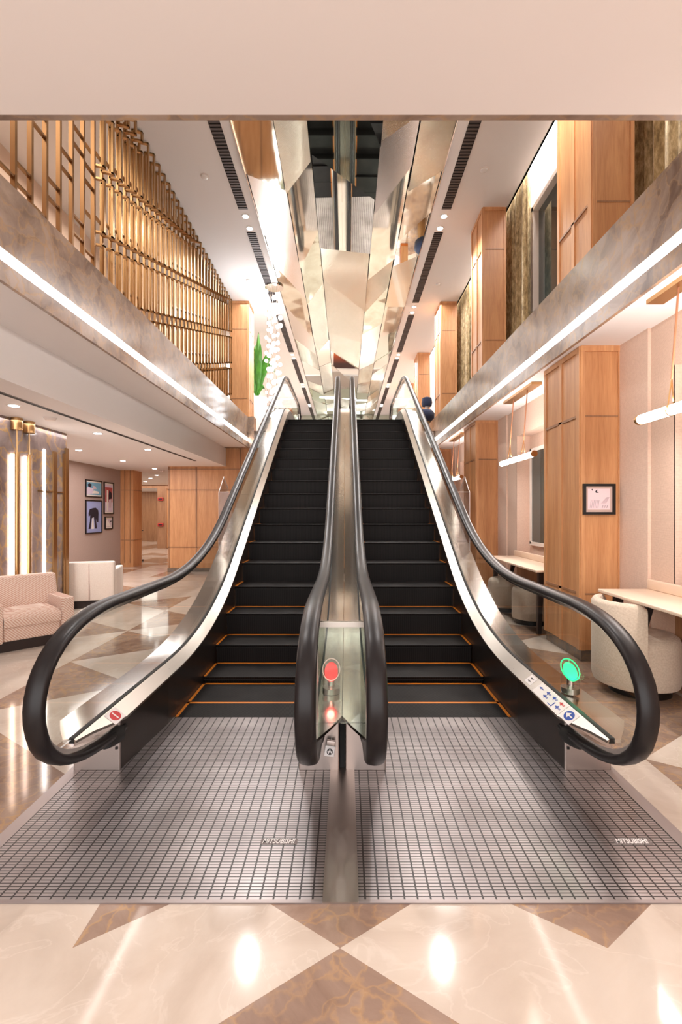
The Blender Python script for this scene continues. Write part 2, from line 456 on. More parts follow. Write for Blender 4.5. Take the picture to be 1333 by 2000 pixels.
# atrium ceiling around the mirrored band
mb = MB().box(-4.6, -1.44, 1.4, 25, ZC, ZC+.15).box(1.42, 2.66, 1.4, 25, ZC, ZC+.15).box(-1.44, 1.42, 1.4, 25, ZC+.04, ZC+.15).box(-4.6, 3.2, 24.6, 25, ZC, ZC+.3)
struct('ceiling', mb, M['ceilwhite'], 'white atrium ceiling on both sides of the mirrored band')
struct('ceiling', MB().box(2.60, 3.2, 1.4, 25, ZC+.45, ZC+.6).box(2.63, 2.66, 1.4, 25, ZC, ZC+.45), M['ceilwhite'], 'recessed cove above the upper windows')
struct('ceiling', MB().box(-4.8, 3.3, 1.3, 1.5, ZF+.4, ZC+.6), M['plaster'], 'upper front wall above the entrance')
# walls
struct('wall_front', MB().box(-4.8, 3.4, 25, 25.2, ZF, ZC+.6), M['plaster'], 'far end wall of the upper hall')
struct('wall_left', MB().box(-4.8, -4.6, 1.4, 25, ZF, ZC), plain('peach_wall', lin(236, 208, 186), .8), 'peach wall of the left gallery behind the brass screen')
struct('wall_left', MB().box(-3.4, -3.2, 12.3, 25, ZF, ZC), M['white'], 'white wall beside the upper landing')
mb = MB().use(M['feature']).box(-4.1, -3.76, -1.6, 6.57, 0, ZL)
struct('wall_left', mb, label='dark marble feature wall of the lounge')
struct('wall_left', MB().box(-5.9, -5.6, -4, 12.1, 0, ZL), M['greige'], 'greige lounge wall with four framed pictures')
struct('wall_back', MB().box(-7.17, -4.0, 18.5, 18.7, 0, ZL), M['wooddark'], 'wood panelled corridor wall')
struct('wall_back', MB().box(-13, -9.3, 24, 24.2, 0, ZL), M['wooddark'], 'far wood panelled wall seen through the corridor opening')
struct('wall_back', MB().box(-9.3, -4, 24, 24.2, 0, ZL), M['greige'], 'far greige wall seen through the corridor opening')
struct('wall_left', MB().box(-13.2, -13, -4, 25, 0, ZL), M['greige'])
struct('wall_left', MB().box(-13, -7.17, 18.5, 18.6, 2.30, ZL), M['wooddark'])
# wood wall under the gallery end, facing the camera
mb = MB().use(M['wood']).box(-4.06, 2.2, 11.15, 11.4, 0, ZL).box(-2.735, 2.2, 11.15, 11.4, ZL, ZS).box(-4.06, -3.86, 11.4, 18.5, 0, ZL)
struct('wall_back', mb, label='honey oak panelled wall under the end of the left gallery')
mb = MB()
for x in (-4.06, -3.43, -2.42, -1.9): mb.box(x, x+.03, 11.138, 11.15, .08, ZL-.01 if x < -2.7 else ZS-.01)
for z in (.55, 1.86, ZL-.07): mb.box(-4.06, -2.42, 11.138, 11.15, z, z+.02)
struct('trim_2', mb, M['wooddark'], 'panel joints of the oak wall under the gallery')
struct('baseboard_back', MB().box(-4.07, 1, 11.12, 11.15, 0, .08), M['plinth'])
struct('baseboard_left', MB().box(-5.6, -5.585, 0, 12.1, 0, .09), M['plinth'])

# right hand wall with niches
NI = [(1.95, 3.66), (5.45, 7.05), (8.94, 10.54)]
mb = MB().use(M['wallpaper'])
ys = [-1.6]+[v for n in NI for v in n]+[12.3]
for a, b in zip(ys[0::2], ys[1::2]): mb.box(2.5, 3.2, a, b, 0, ZS)
for a, b in NI:
    mb.use(M['wallpaper']).box(2.5, 3.2, a, b, 2.45, ZS).box(2.69, 3.2, a, b, .74, 2.45)
    mb.use(M['wooddark']).box(2.5, 3.2, a, b, 0, .74)
    mb.use(M['wallpaper_lit']).box(2.5, 2.689, b-.004, b+.01, .76, 2.45)  # niche reveal, lamp light painted in as a paler tone
struct('wall_right', mb, label='pink grasscloth wall with window niches along the alcoves')
mb = MB()
for y in (4.37, 7.86, 11.35): mb.box(2.475, 2.5, y-.42, y, 0, ZS)  # pilaster strips, their lighter shading put into the colour
struct('trim_3', mb, M['wallpaper_lit'], 'wallpaper pilaster strips beside the lower oak columns, lit tone painted in')
struct('wall_right', MB().box(2.03, 2.6, 12.3, 12.5, 0, ZS), M['wood'], 'oak end wall of the right alcoves')
for i, (a, b) in enumerate(NI):
    w = tag(bpy.data.objects.new('window_%d' % (i+1), None), 'lower alcove window with a pale frame', None, None, 'structure'); COL.objects.link(w); w.location = (2.66, (a+b)/2, 1.2)
    y1 = b-.08; y0 = a+.08
    m = MB().box(2.655, 2.695, y1-.05, y1, .9, 2.25).box(2.655, 2.695, y0, y0+.05, .9, 2.25).box(2.655, 2.695, y0, y1, 2.2, 2.25).box(2.655, 2.695, y0, y1, .88, .93)
    m.build('window_frame', M['framewhite'], w)
    MB().box(2.67, 2.688, y0+.05, y1-.05, .93, 2.2).build('window_pane', M['windowdark'], w)
# upper right wall and windows
struct('wall_right', MB().box(3.0, 3.2, 1.4, 25, ZF, ZC+.6), M['plaster'], 'upper wall behind the curtains')
for i, yc in enumerate((3.0, 6.45, 9.95, 13.4)):
    w = tag(bpy.data.objects.new('window_%d' % (i+4), None), 'tall upper window with dark panes', None, None, 'structure'); COL.objects.link(w); w.location = (3.0, yc, 4)
    a, b = yc-1.0, yc+1.0
    m = MB().box(2.86, 3.0, a, a+.07, 3.3, 6.0).box(2.86, 3.0, b-.07, b, 3.3, 6.0).box(2.86, 3.0, a, b, 5.93, 6.0).box(2.93, 3.0, yc-.02, yc+.02, 3.3, 5.93)
    m.build('window_frame', M['framewhite'], w)
    MB().box(2.95, 2.97, a+.07, b-.07, 3.3, 5.93).build('window_pane', M['windowdark'], w)
struct('trim_4', MB().box(2.70, 2.99, 1.5, 20, ZC+.40, ZC+.44), M['ledsoft'], 'cove light strip above the upper windows')

# gallery fascias with the LED slot
def fascia(x, sgn, y0, y1, name, label, depth):
    def bx(mb, a, b, z0, z1): return mb.box(min(x+sgn*a, x+sgn*b), max(x+sgn*a, x+sgn*b), y0, y1, z0, z1)
    mb = MB().use(M['fascia']); bx(mb, 0, depth, 3.035, ZP); bx(mb, 0, .03, ZS-.01, 2.955); bx(mb, .03, .05, 2.955, 3.035)
    mb.use(M['led']); bx(mb, .022, .03, 2.962, 3.028)
    struct(name, mb, label=label)
fascia(XL, -1, 1.862, 10.97, 'trim_5', 'polished marble edge of the left gallery with a white light slot', .6)
fascia(XR, 1, 1.862, 25, 'trim_6', 'polished marble edge of the right gallery with a white light slot', .17)
struct('trim_7', MB().box(-2.79, -2.06, 10.97, 11.25, ZS-.01, 3.52), M['fascia'], 'marble end block of the left gallery')
struct('floor', MB().box(-4.6, -2.79, 1.4, 11.0, ZF-.1, ZF+.01), M['cream'], 'left gallery floor')
struct('floor', MB().box(2.2, 3.0, 1.4, 11.0, ZF-.1, ZF+.01), M['cream'], 'right gallery floor')

# marble feature wall trims
wall_x = -3.76
mb = MB()
for px, w_ in ((106, .02), (127, .03)):
    y = (wall_x-CX)/((px-XV)/F); mb.box(wall_x, wall_x+.015, y-w_*2, y+w_*2, 0, ZL-.28)
mb.box(wall_x, wall_x+.02, 6.52, 6.59, 0, ZL-.2); mb.box(wall_x, wall_x+.012, 5.95, 6.55, 1.60, 1.615)
struct('trim_8', mb, M['brassd'], 'brass trim strips of the marble feature wall')
yy = (wall_x-CX)/((86-XV)/F)
struct('trim_9', MB().box(wall_x, wall_x+.012, yy-.014, yy+.014, 0, ZL-.28), M['led'], 'thin light line in the marble feature wall')
struct('trim_10', MB().box(wall_x, wall_x+.03, 1, 6.57, 0, .1), M['plinth'])
struct('wall_left', MB().box(-5.6, -5.28, 12.1, 12.6, 0, ZL), M['wood'], 'oak pilaster at the end of the picture wall')
mb = MB()
for z in (.66, 1.9): mb.box(-5.59, -5.275, 12.09, 12.1, z, z+.02).box(-5.28, -5.27, 12.1, 12.6, z, z+.02)
for x in (-5.5, -5.36): mb.box(x, x+.015, 12.085, 12.1, .1, ZL)
struct('trim_11', mb, M['wooddark'])
# corridor door
d = tag(bpy.data.objects.new('door_1', None), 'plain oak door at the end of the corridor', None, None, 'structure'); COL.objects.link(d); d.location = (-6.4, 18.45, 0)
MB().box(-6.85, -5.9, 18.44, 18.5, .02, 2.2).build('door_leaf', M['wood'], d)
MB().box(-6.84, -6.78, 18.42, 18.44, 0, 2.3).box(-5.96, -5.9, 18.42, 18.44, 0, 2.3).build('door_frame', M['wooddark'], d)
MB().box(-6.72, -6.3, 18.40, 18.44, 1.78, 1.84).build('door_closer', M['brass'], d)
for k, z in enumerate((1.88, .90)):
    t = thing('fire_alarm_box', ('upper' if k == 0 else 'lower')+' of two small red boxes on the corridor wall beside the door', 'alarm', (-7.03, 18.48, z), 'red boxes on the corridor wall')
    MB().rbox(-7.13, -6.93, 18.44, 18.5, z-.06, z+.06, .01).build('box_body', M['red'], t)
    MB().box(-7.10, -6.96, 18.43, 18.44, z-.02, z+.02).build('box_lens', M['black'], t)

# ------------------------------------------------------------------ escalators
def nose(Y): return .40+(Y-4.52)*.57735
def incl_path(z1, zi, z2, y0, y1, T1, T2, step=.25):
    # z = z1 flat, then line z = zi + .57735 Y, then z2 flat; quadratic fillets of half length T
    t = .57735; ya = (z1-zi)/t; yb = (z2-zi)/t; c = cos(radians(30))
    def z(Y):
        if Y < ya-T1: return z1
        if Y < ya+T1*c:
            u = _u(Y, ya-T1, ya, ya+T1*c); return (1-u)**2*z1+2*u*(1-u)*z1+u*u*(z1+t*T1*c)
        if Y < yb-T2*c: return zi+t*Y
        if Y < yb+T2:
            u = _u(Y, yb-T2*c, yb, yb+T2); return (1-u)**2*(z2-t*T2*c)+2*u*(1-u)*z2+u*u*z2
        return z2
    def _u(Y, a, b, e):
        A = a-2*b+e; B = 2*(b-a); Cc = a-Y
        if abs(A) < 1e-6: return -Cc/B
        return (-B+sqrt(max(0, B*B-4*A*Cc)))/(2*A)
    ys = sorted(set([y0, y1]+[y0+i*step for i in range(int((y1-y0)/step)+1)]))
    return z, ys
deckz, deck_ys = incl_path(.35, -2.07, 3.46, 2.11, 12.1, .95, .45, .12)
railz, rail_ys = incl_path(.90, -1.42, 4.08, 2.55, 12.0, .85, .45, .12)

def handrail_path():
    low = [(2.56, .19), (2.44, .195), (2.28, .213), (2.13, .245), (2.0, .30), (1.90, .385), (1.848, .50), (1.843, .60), (1.88, .70), (1.965, .785), (2.10, .85), (2.27, .887), (2.45, .90)]
    mid = [(y, railz(y)) for y in rail_ys if 2.5 < y < 12.0]
    top = [(12.05, 4.08), (12.2, 4.06), (12.36, 3.98), (12.46, 3.86), (12.48, 3.72), (12.42, 3.57), (12.3, 3.46), (12.15, 3.41), (12.0, 3.40)]
    return low+mid+top
def smoothpath(P, n=3):
    out = []
    for i in range(len(P)-1):
        p0, p1, p2, p3 = P[max(i-1, 0)], P[i], P[i+1], P[min(i+2, len(P)-1)]
        for k in range(n):
            t = k/n
            out.append(tuple(.5*(2*p1[j]+(p2[j]-p0[j])*t+(2*p0[j]-5*p1[j]+4*p2[j]-p3[j])*t*t+(3*p1[j]-p0[j]-3*p2[j]+p3[j])*t**3) for j in (0, 1)))
    return out+[P[-1]]
def even(P, step):
    out = [P[0]]; acc = 0
    for a, b in zip(P[:-1], P[1:]):
        acc += sqrt((a[0]-b[0])**2+(a[1]-b[1])**2)
        if acc >= step: out.append(b); acc = 0
    if out[-1] != P[-1]: out.append(P[-1])
    return out
RP = even(smoothpath(even(handrail_path(), .08), 4), .035)
def normals(P):
    out = []
    for i in range(len(P)):
        a = P[max(i-1, 0)]; b = P[min(i+1, len(P)-1)]; dx, dz = b[0]-a[0], b[1]-a[1]; L = sqrt(dx*dx+dz*dz); out.append((-dz/L, dx/L))
    return out
RN = normals(RP)

def escalator(s, label):
    xc = s*.6565
    root = thing('escalator', label, 'escalator', (xc, 2.6, 0))
    # x of local coordinate u measured outwards (towards the hall side) : x = xc + s*u
    X = lambda u: xc+s*u
    def bx(mb, u0, u1, y0, y1, z0, z1): a, b = sorted((X(u0), X(u1))); return mb.box(a, b, y0, y1, z0, z1)
    SK = .445
    # steps
    levels = []
    Y = [3.16, 3.42, 3.80, 4.16]+[4.52+.3464*k for k in range(13)]+[9.03, 9.40, 9.79, 10.18, 10.58]
    Z = [.0025, .0025, .053, .205]+[.40+.2*k for k in range(13)]+[3.0, 3.15, 3.195, 3.2, 3.2]
    for i in range(len(Y)-1):
        y0, y1, z = Y[i], Y[i+1], Z[i]; zl = Z[i-1] if i else z-.05
        mb = MB().use(M['tread']); yb = y1+.03 if i < len(Y)-2 else y1
        if i == 0: bx(mb, -SK+.004, SK-.004, y0, y1, z-.03, z+.001)
        else: bx(mb, -SK+.004, SK-.004, y0+.008, yb, z-.03, z)
        if i > 1:
            mb.use(M['riser']); a = [(y0+.0, z-.002), (y0+.012, z-.03), (y0+.03, min(zl, z-.03)-.02), (y0+.05, min(zl, z-.03)-.02), (y0+.05, z-.004), (y0+.008, z+.0005)]
            mb.ext(a, 'x', X(-SK+.006), X(SK-.006))
        mb.use(M['yellow'])
        e = .0022
        for u in (-SK+.004, SK-.024): bx(mb, u, u+.020, y0+.01, y1, z, z+e)
        if i < 5: bx(mb, -SK+.004, SK-.004, y1-.024, y1, z, z+e)
        mb.build('step', None, root)
    # skirt panels, decks, cladding
    for side in (1, -1):
        outer = side == 1
        sk = SK*side; gl = .5185*side; box_in = .495*side if outer else -.4315
        ysk = [y for y in deck_ys if y > 3.05 and y < 11.9]
        mb = MB()
        secs = []
        for y in [2.52, 2.8]+ysk:
            f = max(0, min(1, (3.1-y)/.55)); u = sk*(1-f)+box_in*f
            zt = deckz(y)-.048; zb = max(0, zt-.62)
            secs.append([(X(u), y, zb), (X(u), y, zt), (X(u+.012*side), y, zt), (X(u+.012*side), y, zb)])
        mb.strip(secs); mb.build('skirt_panel', M['skirt'], root)
        # inner deck : glass line to skirt
        secs = []
        for y in deck_ys:
            f = 1 if y >= 2.45 else max(.12, (y-2.11)/.34)
            z = deckz(y); ug = gl-.012*side; us = gl-(.012+.066*f)*side; zs = z-.05*f
            secs.append([(X(ug), y, z), (X(us), y, zs), (X(us), y, zs-.012), (X(ug), y, z-.012)])
        MB().strip(secs).build('inner_deck', M['steel'], root, 40)
        # gasket
        secs = [[(X(gl-.012*side), y, deckz(y)+.004), (X(gl+.012*side), y, deckz(y)+.004), (X(gl+.012*side), y, deckz(y)-.02), (X(gl-.012*side), y, deckz(y)-.02)] for y in deck_ys]
        MB().strip(secs).build('glass_gasket', M['boot'], root)
        # outer deck
        full = .19 if outer else .1365
        secs = []
        for y in deck_ys:
            f = 1 if y >= 2.31 else max(.14, (y-2.11)/.2)
            z = deckz(y); uo = gl+(.012+(full-.012)*f)*side; zo = z-(.022*f if outer else 0)
            secs.append([(X(gl+.012*side), y, z), (X(uo), y, zo), (X(uo), y, zo-.014), (X(gl+.012*side), y, z-.014)])
        MB().strip(secs).build('outer_deck', M['polished'], root, 40)
        if outer:
            secs = []
            for y in [yy for yy in deck_ys if yy > 3.1 and yy < 11.05]:
                zt = deckz(y)-.036; zb = max(0.0, zt-.95)
                secs.append([(X(gl+full-.01), y, zb), (X(gl+full-.01), y, zt), (X(gl+full-.03), y, zt), (X(gl+full-.03), y, zb)])
            MB().strip(secs).build('side_cladding', M['boxsteel'], root)
        # newel box at the floor
        mb = MB()
        if outer: bx(mb, .495, .735, 2.51, 3.15, 0, .30)
        else: bx(mb, -.4315, -.640, 2.51, 3.15, 0, .325)
        mb.build('newel_box', M['boxsteel'], root, bevel=.006)
        mb = MB()
        uu = .515 if outer else -.47
        for yy_, zz in ((2.505, .16), (2.505, .09)):
            pass
        if outer:
            for zz in (.20, .12):
                MB().box(X(.51)-.006, X(.51)+.006, 2.504, 2.512, zz-.006, zz+.006).build('screw', M['black'], root)
        # handrail boot
        MB().tube([(X(gl), 2.40, .20), (X(gl), 2.46, .197), (X(gl), 2.52, .19)], [.036, .048, .05], 12).build('handrail_boot', M['boot'], root, 40)
        # handrail
        prof = [(-.041, -.004), (-.041, .010), (-.034, .020), (-.018, .0255), (0, .027), (.018, .0255), (.034, .020), (.041, .010), (.041, -.004), (.034, -.014), (.016, -.016), (-.016, -.016), (-.034, -.014)]
        secs = []
        for (y, z), (ny, nz) in zip(RP, RN):
            secs.append([(X(gl)+px, y-ny*(pn-.02)*1.0*-1 if False else y+ny*(pn-.02), z+nz*(pn-.02)) for px, pn in prof])
        MB().strip(secs).build('handrail', M['rubber'], root, 60)
        # guide rail under the rubber
        secs = []
        for (y, z), (ny, nz) in list(zip(RP, RN))[1:-1]:
            secs.append([(X(gl)+px, y+ny*pn, z+nz*pn) for px, pn in ((-.014, -.03), (.014, -.03), (.014, -.056), (-.014, -.056))])
        MB().strip(secs).build('handrail_guide', M['polished'], root)
        # glass
        inner = [(y-ny*.05, z-nz*.05) for (y, z), (ny, nz) in zip(RP, RN)]
        inner = [p for p in inner if p[1] > deckz(max(2.11, min(12.1, p[0])))-.0]
        low = [(y, deckz(y)) for y in deck_ys if inner[0][0] < y < inner[-1][0]]
        secs = []
        # panel as strips between deck line and rail line, sampled along the rail
        def deckat(y): return deckz(max(2.11, min(12.1, y)))
        fr = [p for p in inner]
        ymin = min(p[0] for p in fr); ymax = max(p[0] for p in fr)
        import bisect
        ysm = [ymin+.002]+[ymin+.03, ymin+.07, ymin+.13, ymin+.2, ymin+.3, ymin+.42]+[y for y in rail_ys if ymin+.5 < y < ymax-.45]+[ymax-.4, ymax-.3, ymax-.2, ymax-.12, ymax-.06, ymax-.002]
        def cross(y):
            zz = []
            for a, b in zip(fr[:-1], fr[1:]):
                if (a[0]-y)*(b[0]-y) <= 0 and a[0] != b[0]: zz.append(a[1]+(b[1]-a[1])*(y-a[0])/(b[0]-a[0]))
            return zz
        for y in ysm:
            zz = cross(y)
            if not zz: continue
            zt = max(zz); zb = min(zz) if len(zz) > 1 and min(zz) < zt-.02 else deckat(y)
            if y > 2.11 and y < 12.1: zb = max(zb if y < 2.4 else deckat(y), deckat(y)-.01) if (y > 2.2 and y < 12.0) else zb
            secs.append([(X(gl)-.005, y, zb), (X(gl)-.005, y, zt), (X(gl)+.005, y, zt), (X(gl)+.005, y, zb)])
        MB().strip(secs).build('balustrade_glass', M['glass'], root)
    # floor plate
    mb = MB(); a, b = sorted((s*.062, s*1.352)); mb.box(a, b, 1.663, 3.16, 0, .004)
    mb.build('floor_plate', M['grate'], root)
    a, b = sorted((s*1.352, s*1.412)); mb = MB().box(a, b, 1.663, 3.16, 0, .006); a, b = sorted((s*.062, s*1.352))
    mb.box(a, b, 1.655, 1.667, 0, .006).box(a, b, 2.368, 2.371, 0, .0045); mb.build('plate_frame', M['frame'], root)
    MB().box(X(-SK), X(SK), 3.145, 3.165, -.02, .0035).build('comb', M['black'], root)
    # top floor plate
    a, b = sorted((X(-SK), X(SK))); MB().box(a, b, 10.58, 12.6, ZF-.02, ZF+.006).build('floor_plate', M['grate'], root)
    # lettering on the plate
    cu = bpy.data.curves.new('plate_lettering', 'FONT'); cu.body = 'MITSUBISHI'; cu.size = .029; cu.shear = .35; cu.extrude = .0006; cu.offset = .0005
    tmp = bpy.data.objects.new('plate_lettering', cu); COL.objects.link(tmp)
    bpy.context.view_layer.update()
    me = bpy.data.meshes.new_from_object(tmp.evaluated_get(bpy.context.evaluated_depsgraph_get())); bpy.data.objects.remove(tmp)
    w = max(v.co.x for v in me.vertices)
    sc = .134/w
    me.transform(Matrix.Diagonal((sc, 1.35, 1, 1)))
    o = bpy.data.objects.new('plate_lettering', me); COL.objects.link(o); me.materials.append(M['signwhite']); o.parent = root
    xl = -.320 if s < 0 else 1.107
    o.location = (xl-xc, 1.952-2.6, .0062)
    bxm = MB().box(xl-.006, xl+.142, 1.946, 1.980, .004, .0052); bxm.build('lettering_patch', M['patch'], root)
    return root, X
el, XLf = escalator(-1, 'left escalator with black steps, beside the lounge armchairs, red signal light')
er, XRf = escalator(1, 'right escalator with black steps, beside the oak columns, green signal light')
struct('trim_12', MB().box(-.062, .062, 1.655, 3.0, 0, .007), M['boxsteel'], 'steel strip between the two escalator floor plates')
struct('trim_13', MB().box(-.014, .014, 2.53, 3.2, 0, .3), M['mesh'], 'dark gap between the two newel boxes')

# stickers on the inner deck
def deckpt(s, y, f, h=.0015):   # f: 0 glass .. 1 skirt edge
    x = s*(.6565+.5185-.012-.066*f); return (x, y, deckz(y)-.05*f+h)
def sticker(s, root, name, y0, y1, f0, f1, mat, h=.0015, shape=None, label=None):
    mb = MB()
    if shape is None: P = [(0, 0), (1, 0), (1, 1), (0, 1)]
    else: P = shape
    top = [deckpt(s, y0+(y1-y0)*v, f0+(f1-f0)*u, h) for u, v in P]; n = len(P)
    bot = [(x, y, z-.001) for x, y, z in top]
    mb.add(top+bot, [tuple(range(n)), tuple(range(2*n-1, n-1, -1))]+[(i, (i+1) % n, n+(i+1) % n, n+i) for i in range(n)])
    o = mb.build(name, mat, root); 
    if label: o['label'] = label
    return o
circ = [(.5+.5*cos(2*pi*k/24), .5+.5*sin(2*pi*k/24)) for k in range(24)]
st = sticker(-1, el, 'no_entry_sticker', 2.36, 2.47, .08, .95, M['signwhite'], .0015, None, 'white square sticker with a red no entry disc')
def sub(parent_sticker, s, name, y0, y1, f0, f1, mat, h, shape=None): 
    o = sticker(s, el if s < 0 else er, name, y0, y1, f0, f1, mat, h, shape); 
    o.parent = parent_sticker; return o
sub(st, -1, 'red_disc', 2.375, 2.455, .2, .85, M['red'], .0025, circ)
sub(st, -1, 'white_bar', 2.410, 2.420, .28, .77, M['signwhite'], .0035)
st = sticker(1, er, 'arrow_sticker', 2.36, 2.47, .08, .95, M['signwhite'], .0015, None, 'white sticker with a blue disc and white up arrow')
sub(st, 1, 'blue_disc', 2.375, 2.455, .2, .85, M['blue'], .0025, circ)
sub(st, 1, 'white_arrow', 2.385, 2.447, .33, .72, M['signwhite'], .0035, [(.4, 0), (.6, 0), (.6, .5), (1, .5), (.5, 1), (0, .5), (.4, .5)])
st = sticker(1, er, 'safety_sticker', 2.48, 2.82, .08, .95, M['signwhite'], .0015, None, 'long white safety sticker with blue pictograms')
rnd = random.Random(3)
man = [(.35, 0), (.45, 0), (.45, .45), (.55, .45), (.55, 0), (.65, 0), (.68, .6), (.9, .5), (.95, .6), (.65, .8), (.6, .98), (.4, .98), (.35, .8), (.05, .6), (.1, .5), (.32, .6)]
for k, (y0, f0, f1, mm) in enumerate([(2.745, .3, .5, M['blue']), (2.655, .2, .5, M['blue']), (2.655, .5, .8, M['blue']), (2.58, .15, .5, M['blue']), (2.50, .15, .45, M['red']), (2.50, .5, .8, M['blue'])]):
    sub(st, 1, 'pictogram', y0, y0+.055, f0, f1, mm, .0025, man)
sub(st, 1, 'pictogram', 2.575, 2.583, .5, .88, M['blue'], .0025); sub(st, 1, 'pictogram', 2.583, 2.625, .84, .88, M['blue'], .0025)
st = sticker(1, er, 'small_sticker', 2.88, 2.97, .1, .8, M['signwhite'], .0015, None, 'small white sticker with dark pictograms')
sub(st, 1, 'pictogram', 2.90, 2.95, .25, .42, M['black'], .0025, man); sub(st, 1, 'pictogram', 2.90, 2.95, .5, .68, M['black'], .0025, man)

# signal lights
def signal(x, root, glow, name):
    y, z = 2.66, .352
    r = .047
    t = MB(); n = 28
    bot = [(x+r*cos(2*pi*k/n), y+r*sin(2*pi*k/n), z) for k in range(n)]
    top = [(x+r*cos(2*pi*k/n), y+r*sin(2*pi*k/n), z+.125+.045*sin(2*pi*k/n)) for k in range(n)]
    t.add(bot+top, [(k, (k+1) % n, n+(k+1) % n, n+k) for k in range(n)])
    o = t.build('signal_light_shell', M['acrylic'], root, 40)
    m = MB(); q = [(x+.036*cos(2*pi*k/n), y+.036*sin(2*pi*k/n), z+.118+.036*sin(2*pi*k/n)) for k in range(n)]
    q2 = [(a, b, c-.012) for a, b, c in q]
    m.add(q+q2, [tuple(range(n)), tuple(range(2*n-1, n-1, -1))]+[(i, (i+1) % n, n+(i+1) % n, n+i) for i in range(n)])
    m.build('signal_lens', glow, o, 40)
    ring = MB().tube([(x+r*cos(2*pi*k/n), y+r*sin(2*pi*k/n), z+.125+.045*sin(2*pi*k/n)) for k in range(n+1)], .003, 6, False)
    ring.build('shell_rim', M['signwhite'] if glow is M['glowred'] else M['glowgreen'], o, 60)
    MB().lathe([(.02, 0), (.02, .085)], (x, y, z), 16).build('signal_stem', M['polished'], o, 40)
    MB().lathe([(.048, 0), (.048, .03)], (x, y, z), 28).build('signal_base', M['steel'], o, 40)
signal(-.062, el, M['glowred'], 'red'); signal(1.247, er, M['glowgreen'], 'green')
light('POINT', 'red_signal_glow', (-.062, 2.585, .44), .35, (1, .1, .08), .02)
light('POINT', 'green_signal_glow', (1.247, 2.585, .46), .5, (.1, 1, .45), .02)
# glass guard closing the gap between the two inner newels
t = thing('gap_guard', 'greenish glass panel with a steel top bar between the two middle newels', 'guard panel', (0, 2.28, .35))
MB().box(-.118, .118, 2.27, 2.278, .35, .80).build('guard_glass', M['greenglass'], t)
MB().box(-.122, .122, 2.262, 2.286, .80, .825).build('top_bar', M['steel'], t)
for sx in (-1, 1): MB().box(sx*.118-.006, sx*.118+.006, 2.264, 2.284, .35, .80).build('side_channel', M['steel'], t)
# acrylic wedge guards on the outer decks
for sx in (-1, 1):
    t = thing('wedge_guard', 'clear acrylic guard with a pointed top on the %s escalator outer deck' % ('left' if sx < 0 else 'right'), 'guard panel', (sx*1.28, 5.25, .96), 'clear acrylic wedge guards')
    x0, x1 = sx*1.20, sx*1.345
    MB().ext([(x0, deckz(5.2)-.02), (x1, deckz(5.2)-.02), (x1, 1.56), (x0, 1.56)], 'y', 5.2, 5.21).build('front_panel', M['acrylic'], t)
    MB().ext([(5.21, deckz(5.2)-.02), (5.62, deckz(5.62)-.02), (5.62, 1.62), (5.42, 1.74), (5.21, 1.56)], 'x', x1-.004, x1+.004).build('side_panel', M['acrylic'], t)
    MB().tube([(x0, 5.205, 1.56), (x1, 5.205, 1.56), (x1, 5.205, deckz(5.2))], .004, 6).tube([(x1, 5.21, 1.56), (x1, 5.42, 1.74), (x1, 5.62, 1.62)], .004, 6).build('polished_edge', M['signwhite'], t)
# small white box hanging on a newel box
t = thing('hanging_tag_box', 'small white square box with a round face print hanging on the left middle newel box', 'box', (-.064, 2.49, .12), rz=0)
MB().rbox(-.026, .026, -.02, 0, -.028, .028, .004).build('tag_body', M['signwhite'], t, 40, 0, True)
MB().rbox(-.022, .022, -.016, .0, .028, .052, .002).build('tag_lid', M['boxsteel'], t, 40, 0, True)
MB().tube([(.014*cos(a*pi/10), -.022, .014*sin(a*pi/10)) for a in range(21)], .0018, 6, False).sphere((-.006, -.022, .006), .003, 8, 6).sphere((.006, -.022, .006), .003, 8, 6).sphere((.002, -.022, -.008), .005, 8, 6).build('face_print', M['black'], t, None, 0, True)
MB().tube([(0, -.004, .05), (0, -.004, .085)], .0012, 6).build('cord', M['signwhite'], t, None, 0, True)
t.rotation_euler = (0, radians(8), 0)

